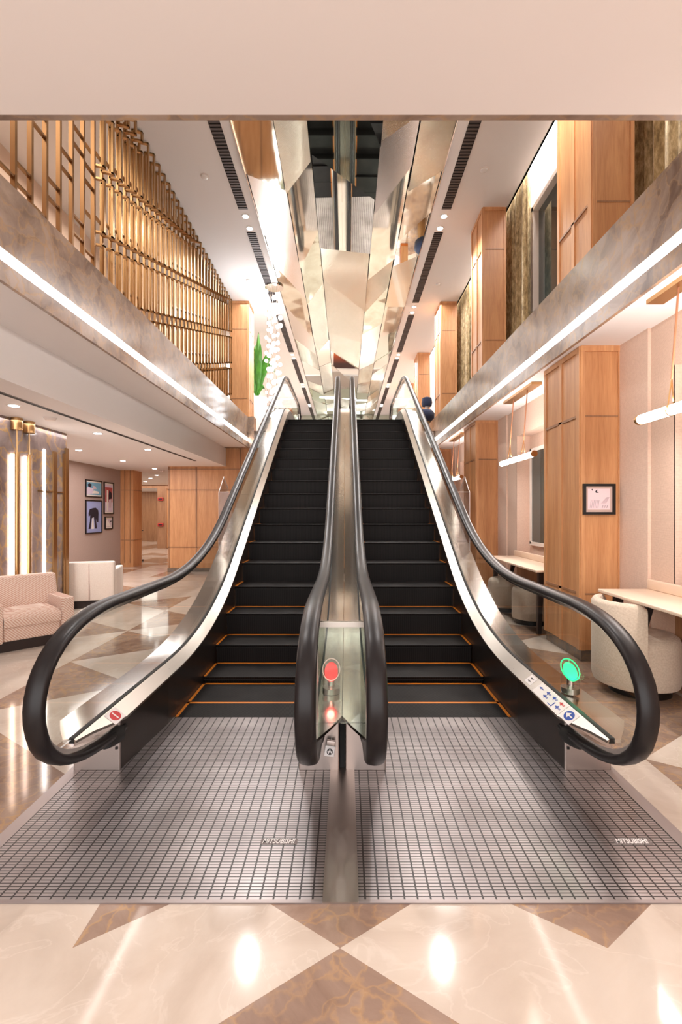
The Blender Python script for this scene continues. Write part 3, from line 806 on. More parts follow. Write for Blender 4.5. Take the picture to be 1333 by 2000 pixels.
# ------------------------------------------------------------------ mirrored ceiling band
t = thing('mirror_ceiling', 'long faceted mirror band of tilted slanted tiles in the atrium ceiling', 'mirror', (0, 12, ZC))
cols = [-1.435, -.89, -.46, .47, .955, 1.415]
rnd = random.Random(11)
mb_i = 0
for c in range(5):
    y = 1.6+rnd.random()*.8; sl0 = [.42, -.35, .30, .38, -.3][c]
    w = cols[c+1]-cols[c]
    ya, yb = 1.5, 1.5
    k = 0
    while min(ya, yb) < 24.4:
        L = rnd.uniform(1.1, 2.3) if c != 2 else rnd.uniform(1.3, 2.6)
        d_ = rnd.choice((-1, 1))*rnd.uniform(.2, .7)*w
        na, nb = ya+L+d_, yb+L-d_
        if na < ya+.35: na = ya+.35
        if nb < yb+.35: nb = yb+.35
        na, nb = min(na, 24.59), min(nb, 24.59)
        if c == 2 and k < 4: mat = MIR[[0, 0, 4, 0][k]]
        else: mat = rnd.choice([MIR[0], MIR[2], MIR[4], MIR[1], MIR[2], MIR[3], MIR[5]]) if y < 8 else rnd.choice(MIR+[MIR[0], MIR[4]])
        tx, ty = rnd.uniform(-1, 1)*.014, rnd.uniform(-1, 1)*.016
        if c == 2 and k < 3: tx = 0; ty = 0
        ym_ = (ya+yb+na+nb)/4; ty += (-.085 if ym_ < 8 else (-.06 if ym_ < 10.5 else (-.03 if ym_ < 14 else 0)))*(1 if c == 2 else .6)
        g_ = .007; P = [(cols[c]+g_, ya+g_), (cols[c+1]-g_, yb+g_), (cols[c+1]-g_, nb-g_), (cols[c]+g_, na-g_)]
        cx_ = sum(p[0] for p in P)/4; cy_ = sum(p[1] for p in P)/4
        m = MB(); hi = max((p[0]-cx_)*tx+(p[1]-cy_)*ty for p in P); bot = [(p[0], p[1], ZC+.03-hi+(p[0]-cx_)*tx+(p[1]-cy_)*ty) for p in P]; top = [(a, b, ZC+.035) for a, b, z_ in bot]
        m.add(bot+top, [(0, 1, 2, 3), (7, 6, 5, 4), (0, 4, 5, 1), (1, 5, 6, 2), (2, 6, 7, 3), (3, 7, 4, 0)])
        m.build('mirror_tile', mat, t); mb_i += 1
        ya, yb = na, nb; k += 1
MB().box(-1.436, 1.416, 1.5, 24.59, ZC+.036, ZC+.039).build('mirror_backing', M['mesh'], t)
# steel edge trims beside the mirror
struct('trim_14', MB().box(-1.45, -1.436, 1.5, 24.6, ZC-.012, ZC+.01).box(1.416, 1.43, 1.5, 24.6, ZC-.012, ZC+.01), M['polished'])
# vents + spot pairs
def vent(x, y0, y1, label):
    v = thing('air_vent', label, 'vent', (x, (y0+y1)/2, ZC), 'linear vents in the atrium ceiling')
    MB().box(x-.08, x+.08, y0, y1, ZC-.006, ZC+.01).build('vent_back', M['mesh'], v)
    m = MB(); n = int((y1-y0)/.06)
    for i in range(n): yy_ = y0+(i+.5)*(y1-y0)/n; m.box(x-.075, x+.075, yy_-.016, yy_+.016, ZC-.012, ZC-.006)
    m.build('vent_slats', M['vent'], v)
    MB().box(x-.088, x-.078, y0, y1, ZC-.013, ZC+.005).box(x+.078, x+.088, y0, y1, ZC-.013, ZC+.005).build('vent_frame', M['ceilwhite'], v)
ends = [(4.95, 7.9), (8.55, 11.4), (12.1, 14.9), (15.6, 18.4), (19.1, 21.9), (22.5, 24.5)]
ords = ['nearest', 'second', 'third', 'fourth', 'fifth', 'farthest']
for sx, nm in ((-1, 'left'), (1, 'right')):
    for i, (a, b) in enumerate(ends):
        vent(sx*1.65, a, b, '%s dark slatted vent strip %s of the mirror ceiling' % (ords[i], nm))
        for j, dy in enumerate((-.14, .2)):
            yy_ = SPOT_Y[i+1 if i < 5 else 5]+dy
            if i == 5: continue
            l = thing('ceiling_spotlight', '%s of the %s pair of spotlights between the %s vents' % (('nearer', 'farther')[j], ords[i], nm), 'spotlight', (sx*1.65, yy_, ZC), 'spotlight pairs in the atrium ceiling')
            MB().lathe([(.055, -.012), (.06, .0), (.06, .02)], (sx*1.65, yy_, ZC), 20).build('lamp_rim', M['white'], l, 40)
            MB().lathe([(.045, -.016), (.045, -.011)], (sx*1.65, yy_, ZC), 20).build('lamp_disc', M['lamp'], l)
# sprinklers
for i, (px, py) in enumerate(((400, 344), (486, 547), (946, 331), (856, 555))):
    y = (ZC-H)*F/(YV-py); x = CX+(px-XV)*y/F
    l = thing('smoke_detector', 'small round white detector on the atrium ceiling, %s %s' % (('nearer', 'farther')[i % 2], ('left of the mirror', 'right of the mirror')[i//2]), 'detector', (x, y, ZC), 'round detectors on the atrium ceiling')
    MB().lathe([(.03, -.03), (.05, -.02), (.055, 0)], (x, y, ZC), 18).build('detector_cap', M['white'], l, 40)
    MB().lathe([(.065, -.006), (.065, 0.004)], (x, y, ZC), 18).build('detector_plate', M['plaster'], l)

# ------------------------------------------------------------------ brass screens
XS = -2.66
t = thing('brass_lattice_screen', 'open flat brass lattice screen at the near end of the left gallery', 'screen', (XS, 3.5, ZP))
ly = [3.30+.205*i for i in range(10)]
for y in ly: MB().box(XS-.02, XS+.02, y-.014, y+.014, ZP, ZC).build('upright', M['bronze'], t)
for i in range(len(ly)-1):
    m = MB(); z = 3.55+(.45 if i % 2 else .15)+(.08*(i % 3))
    while z < ZC-.1:
        for zz in (z, z+.17): MB().box(XS-.015, XS+.015, ly[i], ly[i+1], zz, zz+.02).build('crossbar', M['bronze'], t)
        z += .88
t = thing('brass_fin_screen', 'dense brass screen of staggered upright loops along the left gallery', 'screen', (XS, 8, ZP))
fy = [5.28+.196*i for i in range(31)]
for i, y in enumerate(fy):
    m = MB(); z = 3.52-.6+(i*.062) % .72
    while z < ZC-.14:
        z1 = z+.63 if z+.72 < ZC-.14 else ZC-.005; z0 = max(z, ZP); xo = XS+.06; xi = XS-.08
        if z1 > z0+.05:
            b = .021
            m.box(xo-b, xo, y-b, y+b, z0, z1-.03).box(xi, xi+b, y-b, y+b, z0+.03, z1)
            m.ext([(xi, z1-.02), (xi, z1), (xo, z1-.03), (xo, z1-.05)], 'y', y-b, y+b)
            m.ext([(xi, z0+.03), (xi, z0+.05), (xo, z0+.02), (xo, z0)], 'y', y-b, y+b)
        z += .72
    m.build('loop_fin', M['brass'], t)
for i in range(31):
    m = MB(); y = fy[i]; z = 3.55+(i*.062+.3) % .72
    m.box(XS-.14, XS-.11, y+.08, y+.11, ZP, ZC)
    while z < ZC-.1: m.box(XS-.14, XS-.11, y-.1, y+.1, z, z+.02); z += .72
    m.build('back_lattice', M['brassd'], t)

# ------------------------------------------------------------------ oak columns
def column(x0, x1, y0, y1, z0, z1, joints, label, group, plinth=True, flip=False):
    c = thing('oak_column', label, 'column', ((x0+x1)/2, (y0+y1)/2, z0), group)
    MB().box(x0, x1, y0, y1, z0+(.1 if plinth else 0), z1).build('column_body', M['wood'], c)
    m = MB(); e = .012; zb = z0+(.1 if plinth else 0)
    # face towards the camera
    for a in (x0, x1-.035): m.box(a, a+.035, y0-e, y0, zb, z1-.05)
    m.box(x0, x1, y0-e-.004, y0, z1-.05, z1)
    xs = x0 if not flip else x1; sg = -1 if not flip else 1
    a, b = sorted((xs, xs+sg*e))
    ym = (y0+y1)/2
    for yy_ in (y0, ym-.03, y1-.05): m.box(a, b, yy_, yy_+.06 if yy_ != y1-.05 else y1, zb, z1-.05)
    m.box(a, b, y0, y1, z1-.05, z1)
    m.build('stile', M['woodtrim'], c)
    m = MB()
    for z in joints:
        m.box(x0+.035, x1-.035, y0-.006, y0+.001, z, z+.014); m.box(min(a, b), max(a, b), y0+.06, y1-.05, z, z+.022)
    m.build('rail', M['wooddark'], c)
    if plinth: MB().box(x0+.01, x1, y0+.01, y1-.01, z0, z0+.1).build('plinth', M['plinth'], c)
    return c
for k, y in enumerate((4.37, 7.86, 11.35)):
    column(2.13, 2.50, y, y+.78, 0, ZS, (.60, 2.20), ('nearest lower oak column with the pink framed print', 'second lower oak column, behind the table with two poufs', 'farthest lower oak column under the right gallery')[k], 'lower oak columns')
for k, y in enumerate((4.37, 7.86, 11.35, 14.95, 18.5)):
    column(2.235, 2.61, y, y+.70, ZF, ZC, (4.13, 5.60), ('nearest upper oak column, cut by the ceiling edge', 'second upper oak column from the front', 'third upper oak column from the front', 'fourth upper oak column, seen above the right handrail end', 'fifth upper oak column at the back')[k], 'upper oak columns', False)
column(-2.69, -2.25, 11.32, 11.9, 3.5, ZC, (4.0, 5.62), 'oak column at the far end of the brass screen', None, False, True)

# curtains
def curtain(y0, y1, label):
    m = MB(); n = 60; front = []; 
    for i in range(n+1):
        u = i/n; y = y0+(y1-y0)*u; x = 2.77+.045*sin(u*2*pi*7)+.01*sin(u*31); front.append((x, y))
    poly = front+[(x+.012, y) for x, y in reversed(front)]
    m.ext(poly, 'z', ZF+.02, ZC+.25)
    c = thing('gold_curtain', label, 'curtain', (2.77, (y0+y1)/2, ZC+.25), 'gold curtains in the upper gallery')
    m.build('curtain_cloth', M['curtain'], c, 60)
    MB().box(2.73, 2.81, y0-.02, y1+.02, ZC+.25, ZC+.28).build('curtain_track', M['white'], c)
curtain(3.70, 4.75, 'nearest gold velvet curtain, at the top right corner')
curtain(7.35, 8.35, 'gold velvet curtain beside the tall dark upper window')
curtain(10.85, 11.85, 'farthest gold velvet curtain, behind the third upper column')

# ------------------------------------------------------------------ alcove lamps, desks, seats
def pendant(yc, label):
    x = 2.14; L = 1.12; z = 2.005
    t = thing('linear_pendant', label, 'pendant lamp', (x, yc, ZS), 'glowing tube pendants in the alcoves')
    MB().tube([(x, yc-L/2, z), (x, yc+L/2, z)], .034, 14).build('glass_tube', M['tube'], t, 40)
    m = MB()
    for e in (-1, 1): m.lathe([(.036, 0), (.036, .03)], (0, 0, 0), 14)
    for e in (-1, 1): MB().tube([(x, yc+e*L/2, z), (x, yc+e*(L/2+.03), z)], .036, 14).build('end_cap', M['brass'], t, 40)
    MB().box(x+.0, x+.12, yc-.5, yc+.5, ZS-.03, ZS).build('canopy', M['brass'], t)
    for e in (-1, 1):
        yy_ = yc+e*.24
        MB().tube([(x+.05, yy_, ZS-.03), (x+.005, yy_, z+.2)], .007, 8).build('leather_strap', M['leather'], t)
        MB().tube([(x+.005, yy_, z+.2), (x-.036, yy_-.02, z)], .005, 6).tube([(x+.005, yy_, z+.2), (x+.036, yy_+.02, z)], .005, 6).tube([(x+.036*cos(a*pi/8), yy_, z+.036*sin(a*pi/8)) for a in range(17)], .004, 6, False).build('tube_bracket', M['brass'], t)
    l = light('AREA', 'pendant_glow', (x, yc, z-.06), 9, (1, .89, .84), size=.06, sy=1.05)
    light('AREA', 'pendant_glow', (x, yc, z+.06), 9, (1, .89, .84), size=.06, sy=1.05, rot=(pi, 0, 0))
pendant(2.93, 'glowing tube pendant at the right edge, nearest of three')
pendant(6.05, 'glowing tube pendant above the table with two poufs')
pendant(9.5, 'farthest glowing tube pendant, partly behind the right handrail')

def desk(y0, y1, label, xf=2.06):
    t = thing('wall_table', label, 'table', (2.3, (y0+y1)/2, 0), 'cream wall tables in the alcoves')
    MB().rbox(xf, 2.49, y0, y1, .695, .72, .006).build('tabletop', M['top'], t, 40)
    MB().rbox(2.46, 2.495, y0, y1-.0, .72, .80, .008).build('upstand', M['top'], t, 40)
    for yy_ in (y0+.12, y1-.12):
        MB().ext([(xf+.06, 0), (xf+.10, 0), (xf+.13, .695), (xf+.07, .695)], 'y', yy_-.025, yy_+.025).build('leg', M['darkwood'], t)
        MB().ext([(2.40, .695), (2.46, .695), (2.36, .35), (2.32, .35)], 'y', yy_-.02, yy_+.02).build('brace', M['darkwood'], t)
desk(1.9, 3.94, 'cream wall table with low upstand at the right edge, above the tub chair')
desk(5.22, 7.05, 'cream wall table with dark legs behind the nearest oak column')
desk(8.75, 10.5, 'farthest cream wall table, mostly hidden by the right escalator', 2.1)

def pouf(x, y, label):
    t = thing('pouf', label, 'pouf', (x, y, 0), 'round cream poufs')
    r = .225; 
    MB().lathe([(r-.04, .05), (r-.005, .06), (r, .10), (r, .38), (r-.012, .42), (r-.045, .445), (.02, .452)], (x, y, 0), 36).build('cushion', M['boucle'], t, 60)
    MB().lathe([(r-.03, 0), (r-.03, .052)], (x, y, 0), 30).build('base', M['black'], t, 40)
pouf(2.28, 5.93, 'round cream pouf with black base, nearer one under the wall table')
pouf(2.22, 6.72, 'round cream pouf with black base, farther one by the table leg')

# tub chair
t = thing('tub_chair', 'cream boucle tub chair with curved back and black base at the wall table', 'chair', (2.23, 3.66, 0))
r = .27
MB().lathe([(r-.05, .06), (r-.01, .07), (r, .11), (r, .38), (r-.015, .42), (r-.05, .44), (.02, .45)], (2.23, 3.66, 0), 44).build('seat', M['boucle'], t, 60)
MB().lathe([(r-.06, 0), (r-.06, .062)], (2.23, 3.66, 0), 36).build('base', M['black'], t, 40)
m = MB(); secs = []
N_ = 40; a0, a1 = radians(118), radians(248)
for i in range(N_+1):
    a = a0+(a1-a0)*i/N_; ca, sa = cos(a), sin(a)
    ed = min(i, N_-i)/N_; top = .69-(.03*max(0, 1-ed/.05))
    ro, ri = r+.055, r-.015
    prof_ = [(ro-.06, .055), (ro-.012, .075), (ro, .12), (ro, top-.03), (ro-.015, top-.006), (ro-.035, top), (ri+.012, top-.006), (ri, top-.03), (ri, .12), (ri, .055)]
    secs.append([(2.23+q*ca, 3.66+q*sa, z) for q, z in prof_])
m.strip(secs); m.build('backrest', M['boucle'], t, 50)

# framed prints
def framed(name, label, o, ux, n, w, h, mat_parts, mat_w=.04, group=None, fw=.022):
    # o: centre on wall, ux: unit vector of picture's right, n: outward normal
    t = thing(name, label, 'picture', o, group)
    O, U, N, Z = Vector(o), Vector(ux), Vector(n), Vector((0, 0, 1))
    def P(u, v, d): return tuple(O+U*u+Z*v+N*d)
    def slab(mb, u0, u1, v0, v1, d0, d1):
        vs = [P(u, v, d) for d in (d0, d1) for u, v in ((u0, v0), (u1, v0), (u1, v1), (u0, v1))]
        mb.add(vs, [(0, 3, 2, 1), (4, 5, 6, 7), (0, 1, 5, 4), (1, 2, 6, 5), (2, 3, 7, 6), (3, 0, 4, 7)])
    m = MB()
    slab(m, -w/2, w/2, h/2-fw, h/2, 0, .025); slab(m, -w/2, w/2, -h/2, -h/2+fw, 0, .025); slab(m, -w/2, -w/2+fw, -h/2+fw, h/2-fw, 0, .025); slab(m, w/2-fw, w/2, -h/2+fw, h/2-fw, 0, .025)
    m.build('picture_frame', M['black'], t)
    m = MB(); slab(m, -w/2+fw, w/2-fw, -h/2+fw, h/2-fw, 0, .008); m.build('mat_board', mat_parts[0], t)
    m = MB(); iw, ih = w/2-fw-mat_w, h/2-fw-mat_w
    slab(m, -iw, iw, -ih, ih, .008, .010); art = m.build('print', mat_parts[1], t)
    for k, (mt, poly) in enumerate(mat_parts[2:]):
        m = MB(); d = .0105+.0006*k; n_ = len(poly)
        vs = [P(-iw+2*iw*u, -ih+2*ih*v, d+.0004) for u, v in poly]+[P(-iw+2*iw*u, -ih+2*ih*v, d-.002) for u, v in poly]
        m.add(vs, [tuple(range(n_)), tuple(range(2*n_-1, n_-1, -1))]+[(i, (i+1) % n_, n_+(i+1) % n_, n_+i) for i in range(n_)])
        m.build('print_motif', mt, art)
    return t
pc = lambda n_, c: plain(n_, c, .6)
artp = pc('print_pink', lin(240, 218, 224)); artg = pc('print_grey', lin(196, 178, 186)); artb = pc('print_periwinkle', lin(150, 158, 200)); arts = pc('print_silhouette', lin(32, 28, 42))
artr = pc('print_brick_red', lin(168, 72, 72)); artc = pc('print_cream', lin(224, 216, 206)); artt = pc('print_teal', lin(110, 160, 184)); artm = pc('print_mauve', lin(206, 190, 206))
def strp(a, b, w_): 
    return [(a[0], a[1]), (a[0]+w_, a[1]), (b[0]+w_, b[1]), (b[0], b[1])]
px_ = 1170; y_ = 4.353; xw = CX+(1170-XV)*y_/F; zw = H-(975-YV)*y_/F
motif = [(arts, [(.33, .88), (.42, .97), (.42, .84), (.5, .8), (.36, .8)]), (arts, [(.15, .97), (.22, .99), (.2, .9)])]+[(artg, strp((.08+.07*k, .08), (.14+.07*k, .45), .018)) for k in range(6)]+[(artg, strp((.6+.06*k, .3), (.85+.03*k, .6), .015)) for k in range(4)]+[(artg, strp((.62+.1*k, .08), (.66+.1*k, .22), .03)) for k in range(3)]
framed('framed_print', 'black framed square pink print on the nearest oak column', (xw, y_+.004, zw), (1, 0, 0), (0, -1, 0), .285, .275, [M['mat_board'], artp]+motif, .022)
# four pictures on the greige wall (wall x=-5.6)
def onwall(px0, px1, py0, py1, xw=-5.6):
    ya, yb = (xw-CX)*F/(px0-XV), (xw-CX)*F/(px1-XV); ym = (ya+yb)/2
    zt = H-(py0-YV)*ya/F; zb = H-(py1-YV)*ya/F
    return (xw+.002, ym, (zt+zb)/2), yb-ya, zt-zb
o_, w_, h_ = onwall(166, 198, 936, 970)
framed('framed_picture', 'small landscape print of a figure in blue water, top left of four', o_, (0, 1, 0), (1, 0, 0), w_, h_, [artc, artt, (artm, [(0, 0), (.5, .1), (.45, .5), (.1, .62), (0, .5)]), (arts, [(.12, .6), (.3, .58), (.33, .85), (.18, .92), (.06, .8)]), (artc, [(.35, .1), (.9, .12), (.8, .3), (.5, .35)]), (artg, [(.45, .45), (.7, .5), (.6, .7), (.4, .75)])], .03, 'pictures on the greige lounge wall')
o_, w_, h_ = onwall(166, 198, 976, 1043)
framed('framed_picture', 'tall picture of a dark elephant shape on blue, lower left of four', o_, (0, 1, 0), (1, 0, 0), w_, h_, [artb, artb, (arts, [(.12, .08), (.26, .08), (.34, .45), (.5, .48), (.58, .08), (.72, .08), (.64, .45), (.7, .32), (.82, .3), (.84, .62), (.8, .74), (.62, .82), (.42, .8), (.2, .76), (.12, .62), (.14, .5), (.24, .55), (.22, .35)]), (artc, [(.32, .08), (.5, .08), (.46, .48), (.38, .45)])], .03, 'pictures on the greige lounge wall')
o_, w_, h_ = onwall(202, 221, 941, 1004)
framed('framed_picture', 'narrow tall red and cream print, top right of four', o_, (0, 1, 0), (1, 0, 0), w_, h_, [artc, artm, (artr, [(.02, .35), (.98, .35), (.98, .9), (.02, .9)]), (artc, [(.22, .02), (.42, .02), (.42, .78), (.22, .8)]), (arts, [(.48, .45), (.9, .5), (.85, .7), (.55, .8), (.48, .6)]), (artg, [(.5, .15), (.8, .15), (.85, .48), (.5, .45)])], .03, 'pictures on the greige lounge wall')
o_, w_, h_ = onwall(204, 219, 1009, 1034)
framed('framed_picture', 'smallest dark framed print with a pale shape, bottom right of four', o_, (0, 1, 0), (1, 0, 0), w_, h_, [artc, artg, (artc, [(.05, .05), (.9, .05), (.5, .6), (.2, .95), (.05, .7)]), (arts, [(.7, .6), (.98, .55), (.95, .85)])], .03, 'pictures on the greige lounge wall')

# ------------------------------------------------------------------ lounge
# downlights on the low ceiling
for i, (px, py) in enumerate(((27, 792), (191, 846), (289, 878), (154, 879), (240, 900), (302, 915), (306, 928), (294, 934), (284, 940))):
    y = (ZL-H)*F/(YV-py); x = CX+(px-XV)*y/F
    nm = ['at the left edge above the brass wall lights', 'second in the row over the walkway', 'third in the row over the walkway', 'first above the picture wall', 'second above the picture wall', 'fourth, near the round detector', 'over the corridor, nearest of three', 'over the corridor, middle of three', 'over the corridor, farthest of three'][i]
    l = thing('recessed_downlight', 'small round downlight in the lounge ceiling, '+nm, 'downlight', (x, y, ZL), 'recessed downlights of the lounge')
    MB().lathe([(.055, -.004), (.07, .0), (.07, .004)], (x, y, ZL), 20).build('light_rim', M['white'], l, 40)
    MB().lathe([(.046, -.007), (.046, -.003)], (x, y, ZL), 20).build('light_disc', M['lamp'], l)
    light('SPOT', 'lounge_spot_light', (x, y, ZL-.03), 28, size=.05, spot=95, blend=.8)
l = thing('slot_vent', 'long dark linear slot in the lounge ceiling parallel to the beam', 'vent', (-3.07, 6, ZL))
MB().box(-3.10, -3.04, 3.2, 9.95, ZL-.004, ZL+.002).build('slot', M['vent'], l); MB().box(-3.085, -3.055, 3.2, 9.95, ZL-.006, ZL-.003).build('slot_gap', M['mesh'], l)
y = (ZL-H)*F/(YV-916)
for i, (px, py) in enumerate(((98, 816), (316, 919))):
    y = (ZL-H)*F/(YV-py); x = CX+(px-XV)*y/F
    l = thing('smoke_detector', ('flat round detector in the lounge ceiling near the brass wall lights', 'round detector in the ceiling near the corridor')[i], 'detector', (x, y, ZL))
    MB().lathe([(.045, -.03), (.06, -.015), (.065, 0)], (x, y, ZL), 18).build('detector_cap', M['plaster'], l, 40)
    MB().lathe([(.07, -.005), (.07, .002)], (x, y, ZL), 18).build('detector_plate', M['white'], l)
# brass wall rods
for i, px in enumerate((33, 57)):
    y = 5.5 if i == 0 else 5.72; x = CX+(px-XV)*y/F
    l = thing('brass_rod_light', 'tall brass rod wall light with %s drum canopy, %s of two' % (('larger', 'smaller')[i], ('left', 'right')[i]), 'wall light', (x, y, ZL), 'brass rod lights on the marble wall')
    MB().lathe([(.06, -.135), (.06, 0)], (x, y, ZL), 24).build('canopy', M['brass'], l, 40)
    MB().tube([(x, y, ZL-.13), (x, y, 2.0)], .008, 8).build('stem', M['brass'], l)
    n = 16; rr = .026
    arc = lambda a, b: [(x+rr*cos(a+(b-a)*k/n), y+rr*sin(a+(b-a)*k/n)) for k in range(n+1)]
    a_ = math.atan2(y, x-CX)   # viewing side stays brass, wall side glows
    MB().ext(arc(radians(-110), radians(70)), 'z', .25, 2.02).build('brass_shell', M['brass'], l, 40)
    MB().ext(arc(radians(70), radians(250)), 'z', .27, 2.0).build('light_diffuser', M['rodglow'], l, 40)
    light('AREA', 'wall_rod_glow', (x-.04, y, 1.15), 8, (1, .9, .8), size=1.7, sy=.05, rot=(0, radians(90), 0))

# sofa with zigzag fabric (local coords: front faces -Y)
def sofa(name, label, loc, rz, w, d, mat, arm=.12, back_h=.68, seat_h=.40, arm_h=.55, legs=True):
    t = thing(name, label, 'armchair', loc, None, rz)
    MB().rbox(-w/2+arm, w/2-arm, -d/2+.02, d/2-.14, .10, seat_h-.10, .02).build('seat_base', mat, t, 40, 0, True)
    m = MB(); n = 12
    secs = []
    for i in range(n+1):
        u = i/n; xx = -w/2+arm+.004+(w-2*arm-.008)*u; bul = .035*(1-(2*u-1)**4)
        secs.append([(xx, -d/2, seat_h-.12), (xx, -d/2-.01, seat_h-.05), (xx, -d/2+.02, seat_h-.02+bul*.6), (xx, -d/2+.1, seat_h+bul), (xx, 0, seat_h+bul), (xx, d/2-.16, seat_h), (xx, d/2-.16, seat_h-.12)])
    m.strip(secs).build('seat_cushion', mat, t, 50, 0, True)
    MB().add([(-w/2+arm*.2, d/2-.20, seat_h-.05), (w/2-arm*.2, d/2-.20, seat_h-.05), (w/2-arm*.2, d/2, .1), (-w/2+arm*.2, d/2, .1), (-w/2+arm*.2, d/2-.10, back_h), (w/2-arm*.2, d/2-.10, back_h), (w/2-arm*.2, d/2+.02, back_h), (-w/2+arm*.2, d/2+.02, back_h)],
             [(0, 3, 2, 1), (4, 5, 6, 7), (0, 1, 5, 4), (1, 2, 6, 5), (2, 3, 7, 6), (3, 0, 4, 7)]).build('backrest', mat, t, None, .02, True)
    for sx in (-1, 1):
        a, b = sorted((sx*(w/2-arm), sx*w/2)); MB().rbox(a, b, -d/2-.01, d/2-.05, .09, arm_h, .02).build('armrest', mat, t, 40, 0, True)
    MB().box(-w/2+.04, w/2-.04, -d/2+.05, d/2-.04, 0, .10).build('plinth_base', M['darkwood'], t, None, 0, True)
    MB().box(-.004, .004, d/2-.001+.0, d/2+.021, .12, back_h-.03).build('back_seam', M['mat_board'], t, None, 0, True)
    return t
sofa('zigzag_armchair', 'coral and cream zigzag fabric armchair in front of the marble wall', (-3.275, 4.98, 0), radians(48), .74, .58, M['zig'], .12, .68, .36, .47)
sofa('white_armchair', 'off-white armchair seen from behind, beside the marble wall end', (-3.66, 7.10, 0), radians(196), .68, .64, M['white_up'], .1, .655, .38, .54)

# black stand in the corridor
sx_, sy_ = CX+(265-XV)*13.6/F, 13.6
t = thing('black_stand', 'slim black two-post stand in front of the corridor opening', 'stand', (sx_, sy_, 0))
MB().rbox(-.17, .17, -.15, .15, 0, .04, .01).build('foot', M['black'], t, 40, 0, True)
for e in (-1, 1): MB().tube([(e*.08, 0, .04), (e*.08, 0, .84)], .022, 12).build('post', M['black'], t, 40, 0, True)
MB().rbox(-.18, .18, -.1, .1, .84, .87, .008).build('top_plate', M['black'], t, 40, 0, True)
MB().box(-.08, .08, -.015, .015, .40, .43).build('crosspiece', M['black'], t, None, 0, True)

# ------------------------------------------------------------------ upper landing
t = thing('bubble_chandelier', 'cascade of glowing glass bubbles hanging beside the top of the left escalator', 'chandelier', (-1.55, 10.6, ZC))
MB().lathe([(.2, -.03), (.2, .0)], (-1.55, 10.6, ZC), 28).build('canopy', M['polished'], t, 40)
rnd = random.Random(5); strands = [(-.13, -.1), (.04, .1), (.12, -.08), (-.03, 0), (-.1, .12)]
for sx_, sy_ in strands: MB().tube([(-1.55+sx_, 10.6+sy_, ZC-.02), (-1.55+sx_, 10.6+sy_, 3.35)], .0025, 5).build('cable', M['polished'], t)
for k in range(85):
    sx_, sy_ = strands[k % 5]; z = 6.15-2.85*(k+rnd.random())/85; r_ = rnd.uniform(.028, .055)
    MB().sphere((-1.55+sx_+rnd.choice((-1, 1))*r_*.6, 10.6+sy_, z), r_, 12, 8).build('glass_bubble', M['bulb'], t, 60)
light('POINT', 'chandelier_glow', (-1.95, 10.2, 5.4), 20, (.95, .97, 1), .25)
light('POINT', 'chandelier_glow', (-1.95, 11.6, 5.2), 30, (.95, .97, 1), .35)

px0 = (-2.40, 13.2)
t = thing('banana_plant', 'green banana plant in a tall white planter beyond the left oak column', 'plant', (px0[0], px0[1], ZF))
MB().lathe([(.16, 0), (.2, .1), (.3, .9), (.34, 1.25), (.31, 1.25), (.27, .9)], (px0[0], px0[1], ZF), 28).build('planter', M['white'], t, 50)
def leaf(base, tip, wid, bend):
    B, T = Vector(base), Vector(tip); n = 10; secs = []
    d_ = T-B; side = d_.cross(Vector((0, 1, 0))).normalized()
    side = (side+Vector((0, .3, 0))).normalized()
    for i in range(n+1):
        u = i/n; p = B+d_*u+Vector((0, 0, bend*4*u*(1-u))); w_ = wid*max(.04, (sin(pi*min(1, u*1.02+.0)))**.6)
        if u < .2: w_ = .012
        jag = 1-.07*(i % 2)
        secs.append([tuple(p-side*w_*jag+Vector((0, .02, 0))), tuple(p+Vector((0, -.02, 0))), tuple(p+side*w_*jag+Vector((0, .02, 0))), tuple(p+Vector((0, -.012, 0.004)))])
    MB().strip(secs).build('leaf', M['leaf'], t, 50)
bp = (px0[0], px0[1], ZF+1.2)
for (dx, dy, dz, w_, be) in ((.04, 0, 1.85, .10, .0), (.42, -.1, 1.30, .11, .30), (.50, -.15, .72, .12, .55), (.30, -.2, .12, .08, .30), (.14, -.25, 1.45, .09, .1), (-.4, .1, 1.3, .12, .3), (-.45, -.2, .7, .12, .3), (-.1, .3, 1.6, .12, .2)):
    leaf(bp, (bp[0]+dx, bp[1]+dy, bp[2]+dz), w_, be)
MB().tube([(px0[0], px0[1], ZF+1.1), bp, (px0[0], px0[1], ZF+1.5)], .03, 8).build('stem', M['leaf'], t)

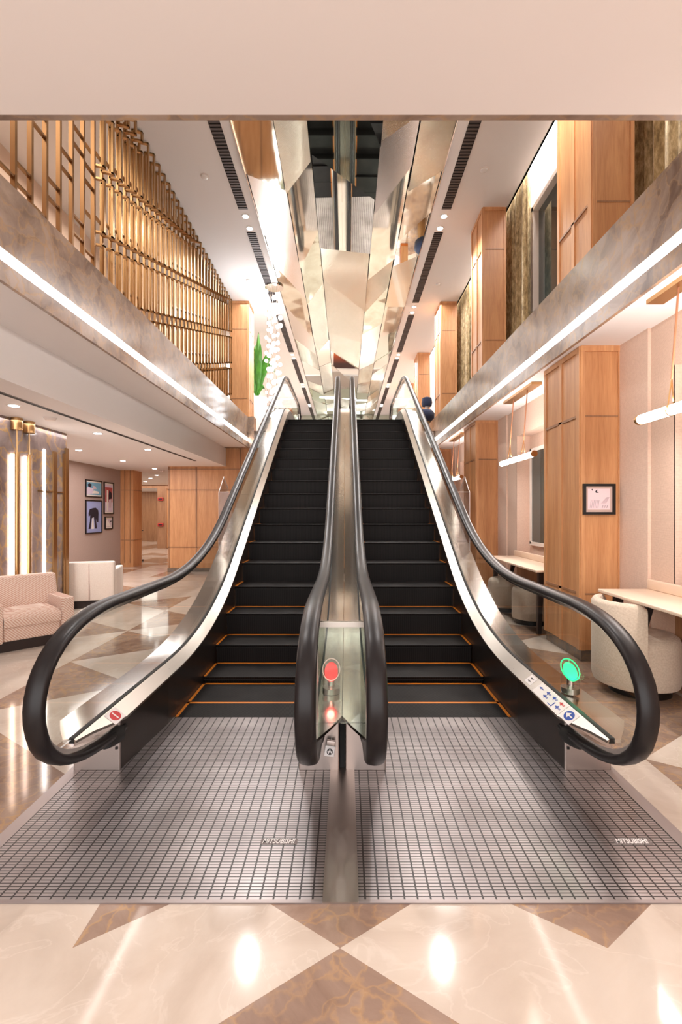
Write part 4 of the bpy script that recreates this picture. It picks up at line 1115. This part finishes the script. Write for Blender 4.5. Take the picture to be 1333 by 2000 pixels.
for sx in (-1, 1):
    t = thing('amber_cabinet', 'small amber lacquered cabinet at the top of the %s escalator' % ('left' if sx < 0 else 'right'), 'cabinet', (sx*1.62, 13.6, ZF), 'amber cabinets on the landing')
    MB().rbox(sx*1.62-.1, sx*1.62+.1, 13.45, 13.8, ZF, ZF+1.15, .02).build('cabinet_body', M['amber'], t, 40)
    MB().box(sx*1.62-.09, sx*1.62+.09, 13.44, 13.452, ZF+.1, ZF+1.05).build('cabinet_door', M['wood'], t)
# navy chair by the fourth column
t = thing('navy_chair', 'navy round-backed chair on the upper landing, half hidden by an oak column', 'chair', (2.02, 12.6, ZF))
MB().lathe([(.01, 0), (.12, .01), (.14, .1), (.12, .22), (.01, .26)], (2.12, 12.6, ZF+.9), 24).build('headrest', M['navy'], t, 60)
MB().lathe([(.2, 0), (.26, .05), (.27, .22), (.2, .3), (.02, .32)], (2.05, 12.6, ZF+.5), 30).build('seat', M['navy'], t, 60)
MB().tube([(2.12, 12.6, ZF+.75), (2.12, 12.6, ZF+.95)], .05, 12).build('neck', M['white'], t)
MB().lathe([(.2, 0), (.18, .5)], (2.05, 12.6, ZF), 24).build('base', M['brassd'], t, 40)

# partition with a painting, seen in the mirrored ceiling
struct('wall_back', MB().box(-1.9, 1.9, 21, 21.2, ZF, 5.1), M['plaster'], 'low partition wall on the landing')
struct('wall_back', MB().box(-2.2, 2.2, 24.5, 24.6, 5.0, ZC), MIR[4], 'upper end wall of the landing')
grad = NT('amber_gradient_paint'); gc = grad.coord(); spz = grad.n('ShaderNodeSeparateXYZ'); grad.l(gc, spz.inputs[0])
grad.base(grad.ramp(grad.math('MULTIPLY', spz.outputs[2], 1.2), [(.05, lin(226, 140, 60)), (.4, lin(150, 66, 30)), (.8, lin(60, 34, 34))]))
t = thing('abstract_painting', 'amber to dark brown gradient painting on the landing partition, seen in the mirror ceiling', 'painting', (0, 20.96, 4.0))
MB().box(-.55, .55, -.02, .02, 0, .85).build('canvas', grad.m, t, None, 0, True)
MB().box(-1.2, 1.2, -.06, .02, -.12, -.07).build('light_bar', M['led'], t, None, 0, True)
t = thing('landing_light_bar', 'white linear light on the far end wall above the landing', 'light', (0, 24.45, 5.9))
MB().box(-1.3, 1.3, 24.44, 24.5, 5.5, 5.54).build('light_strip', M['led'], t)
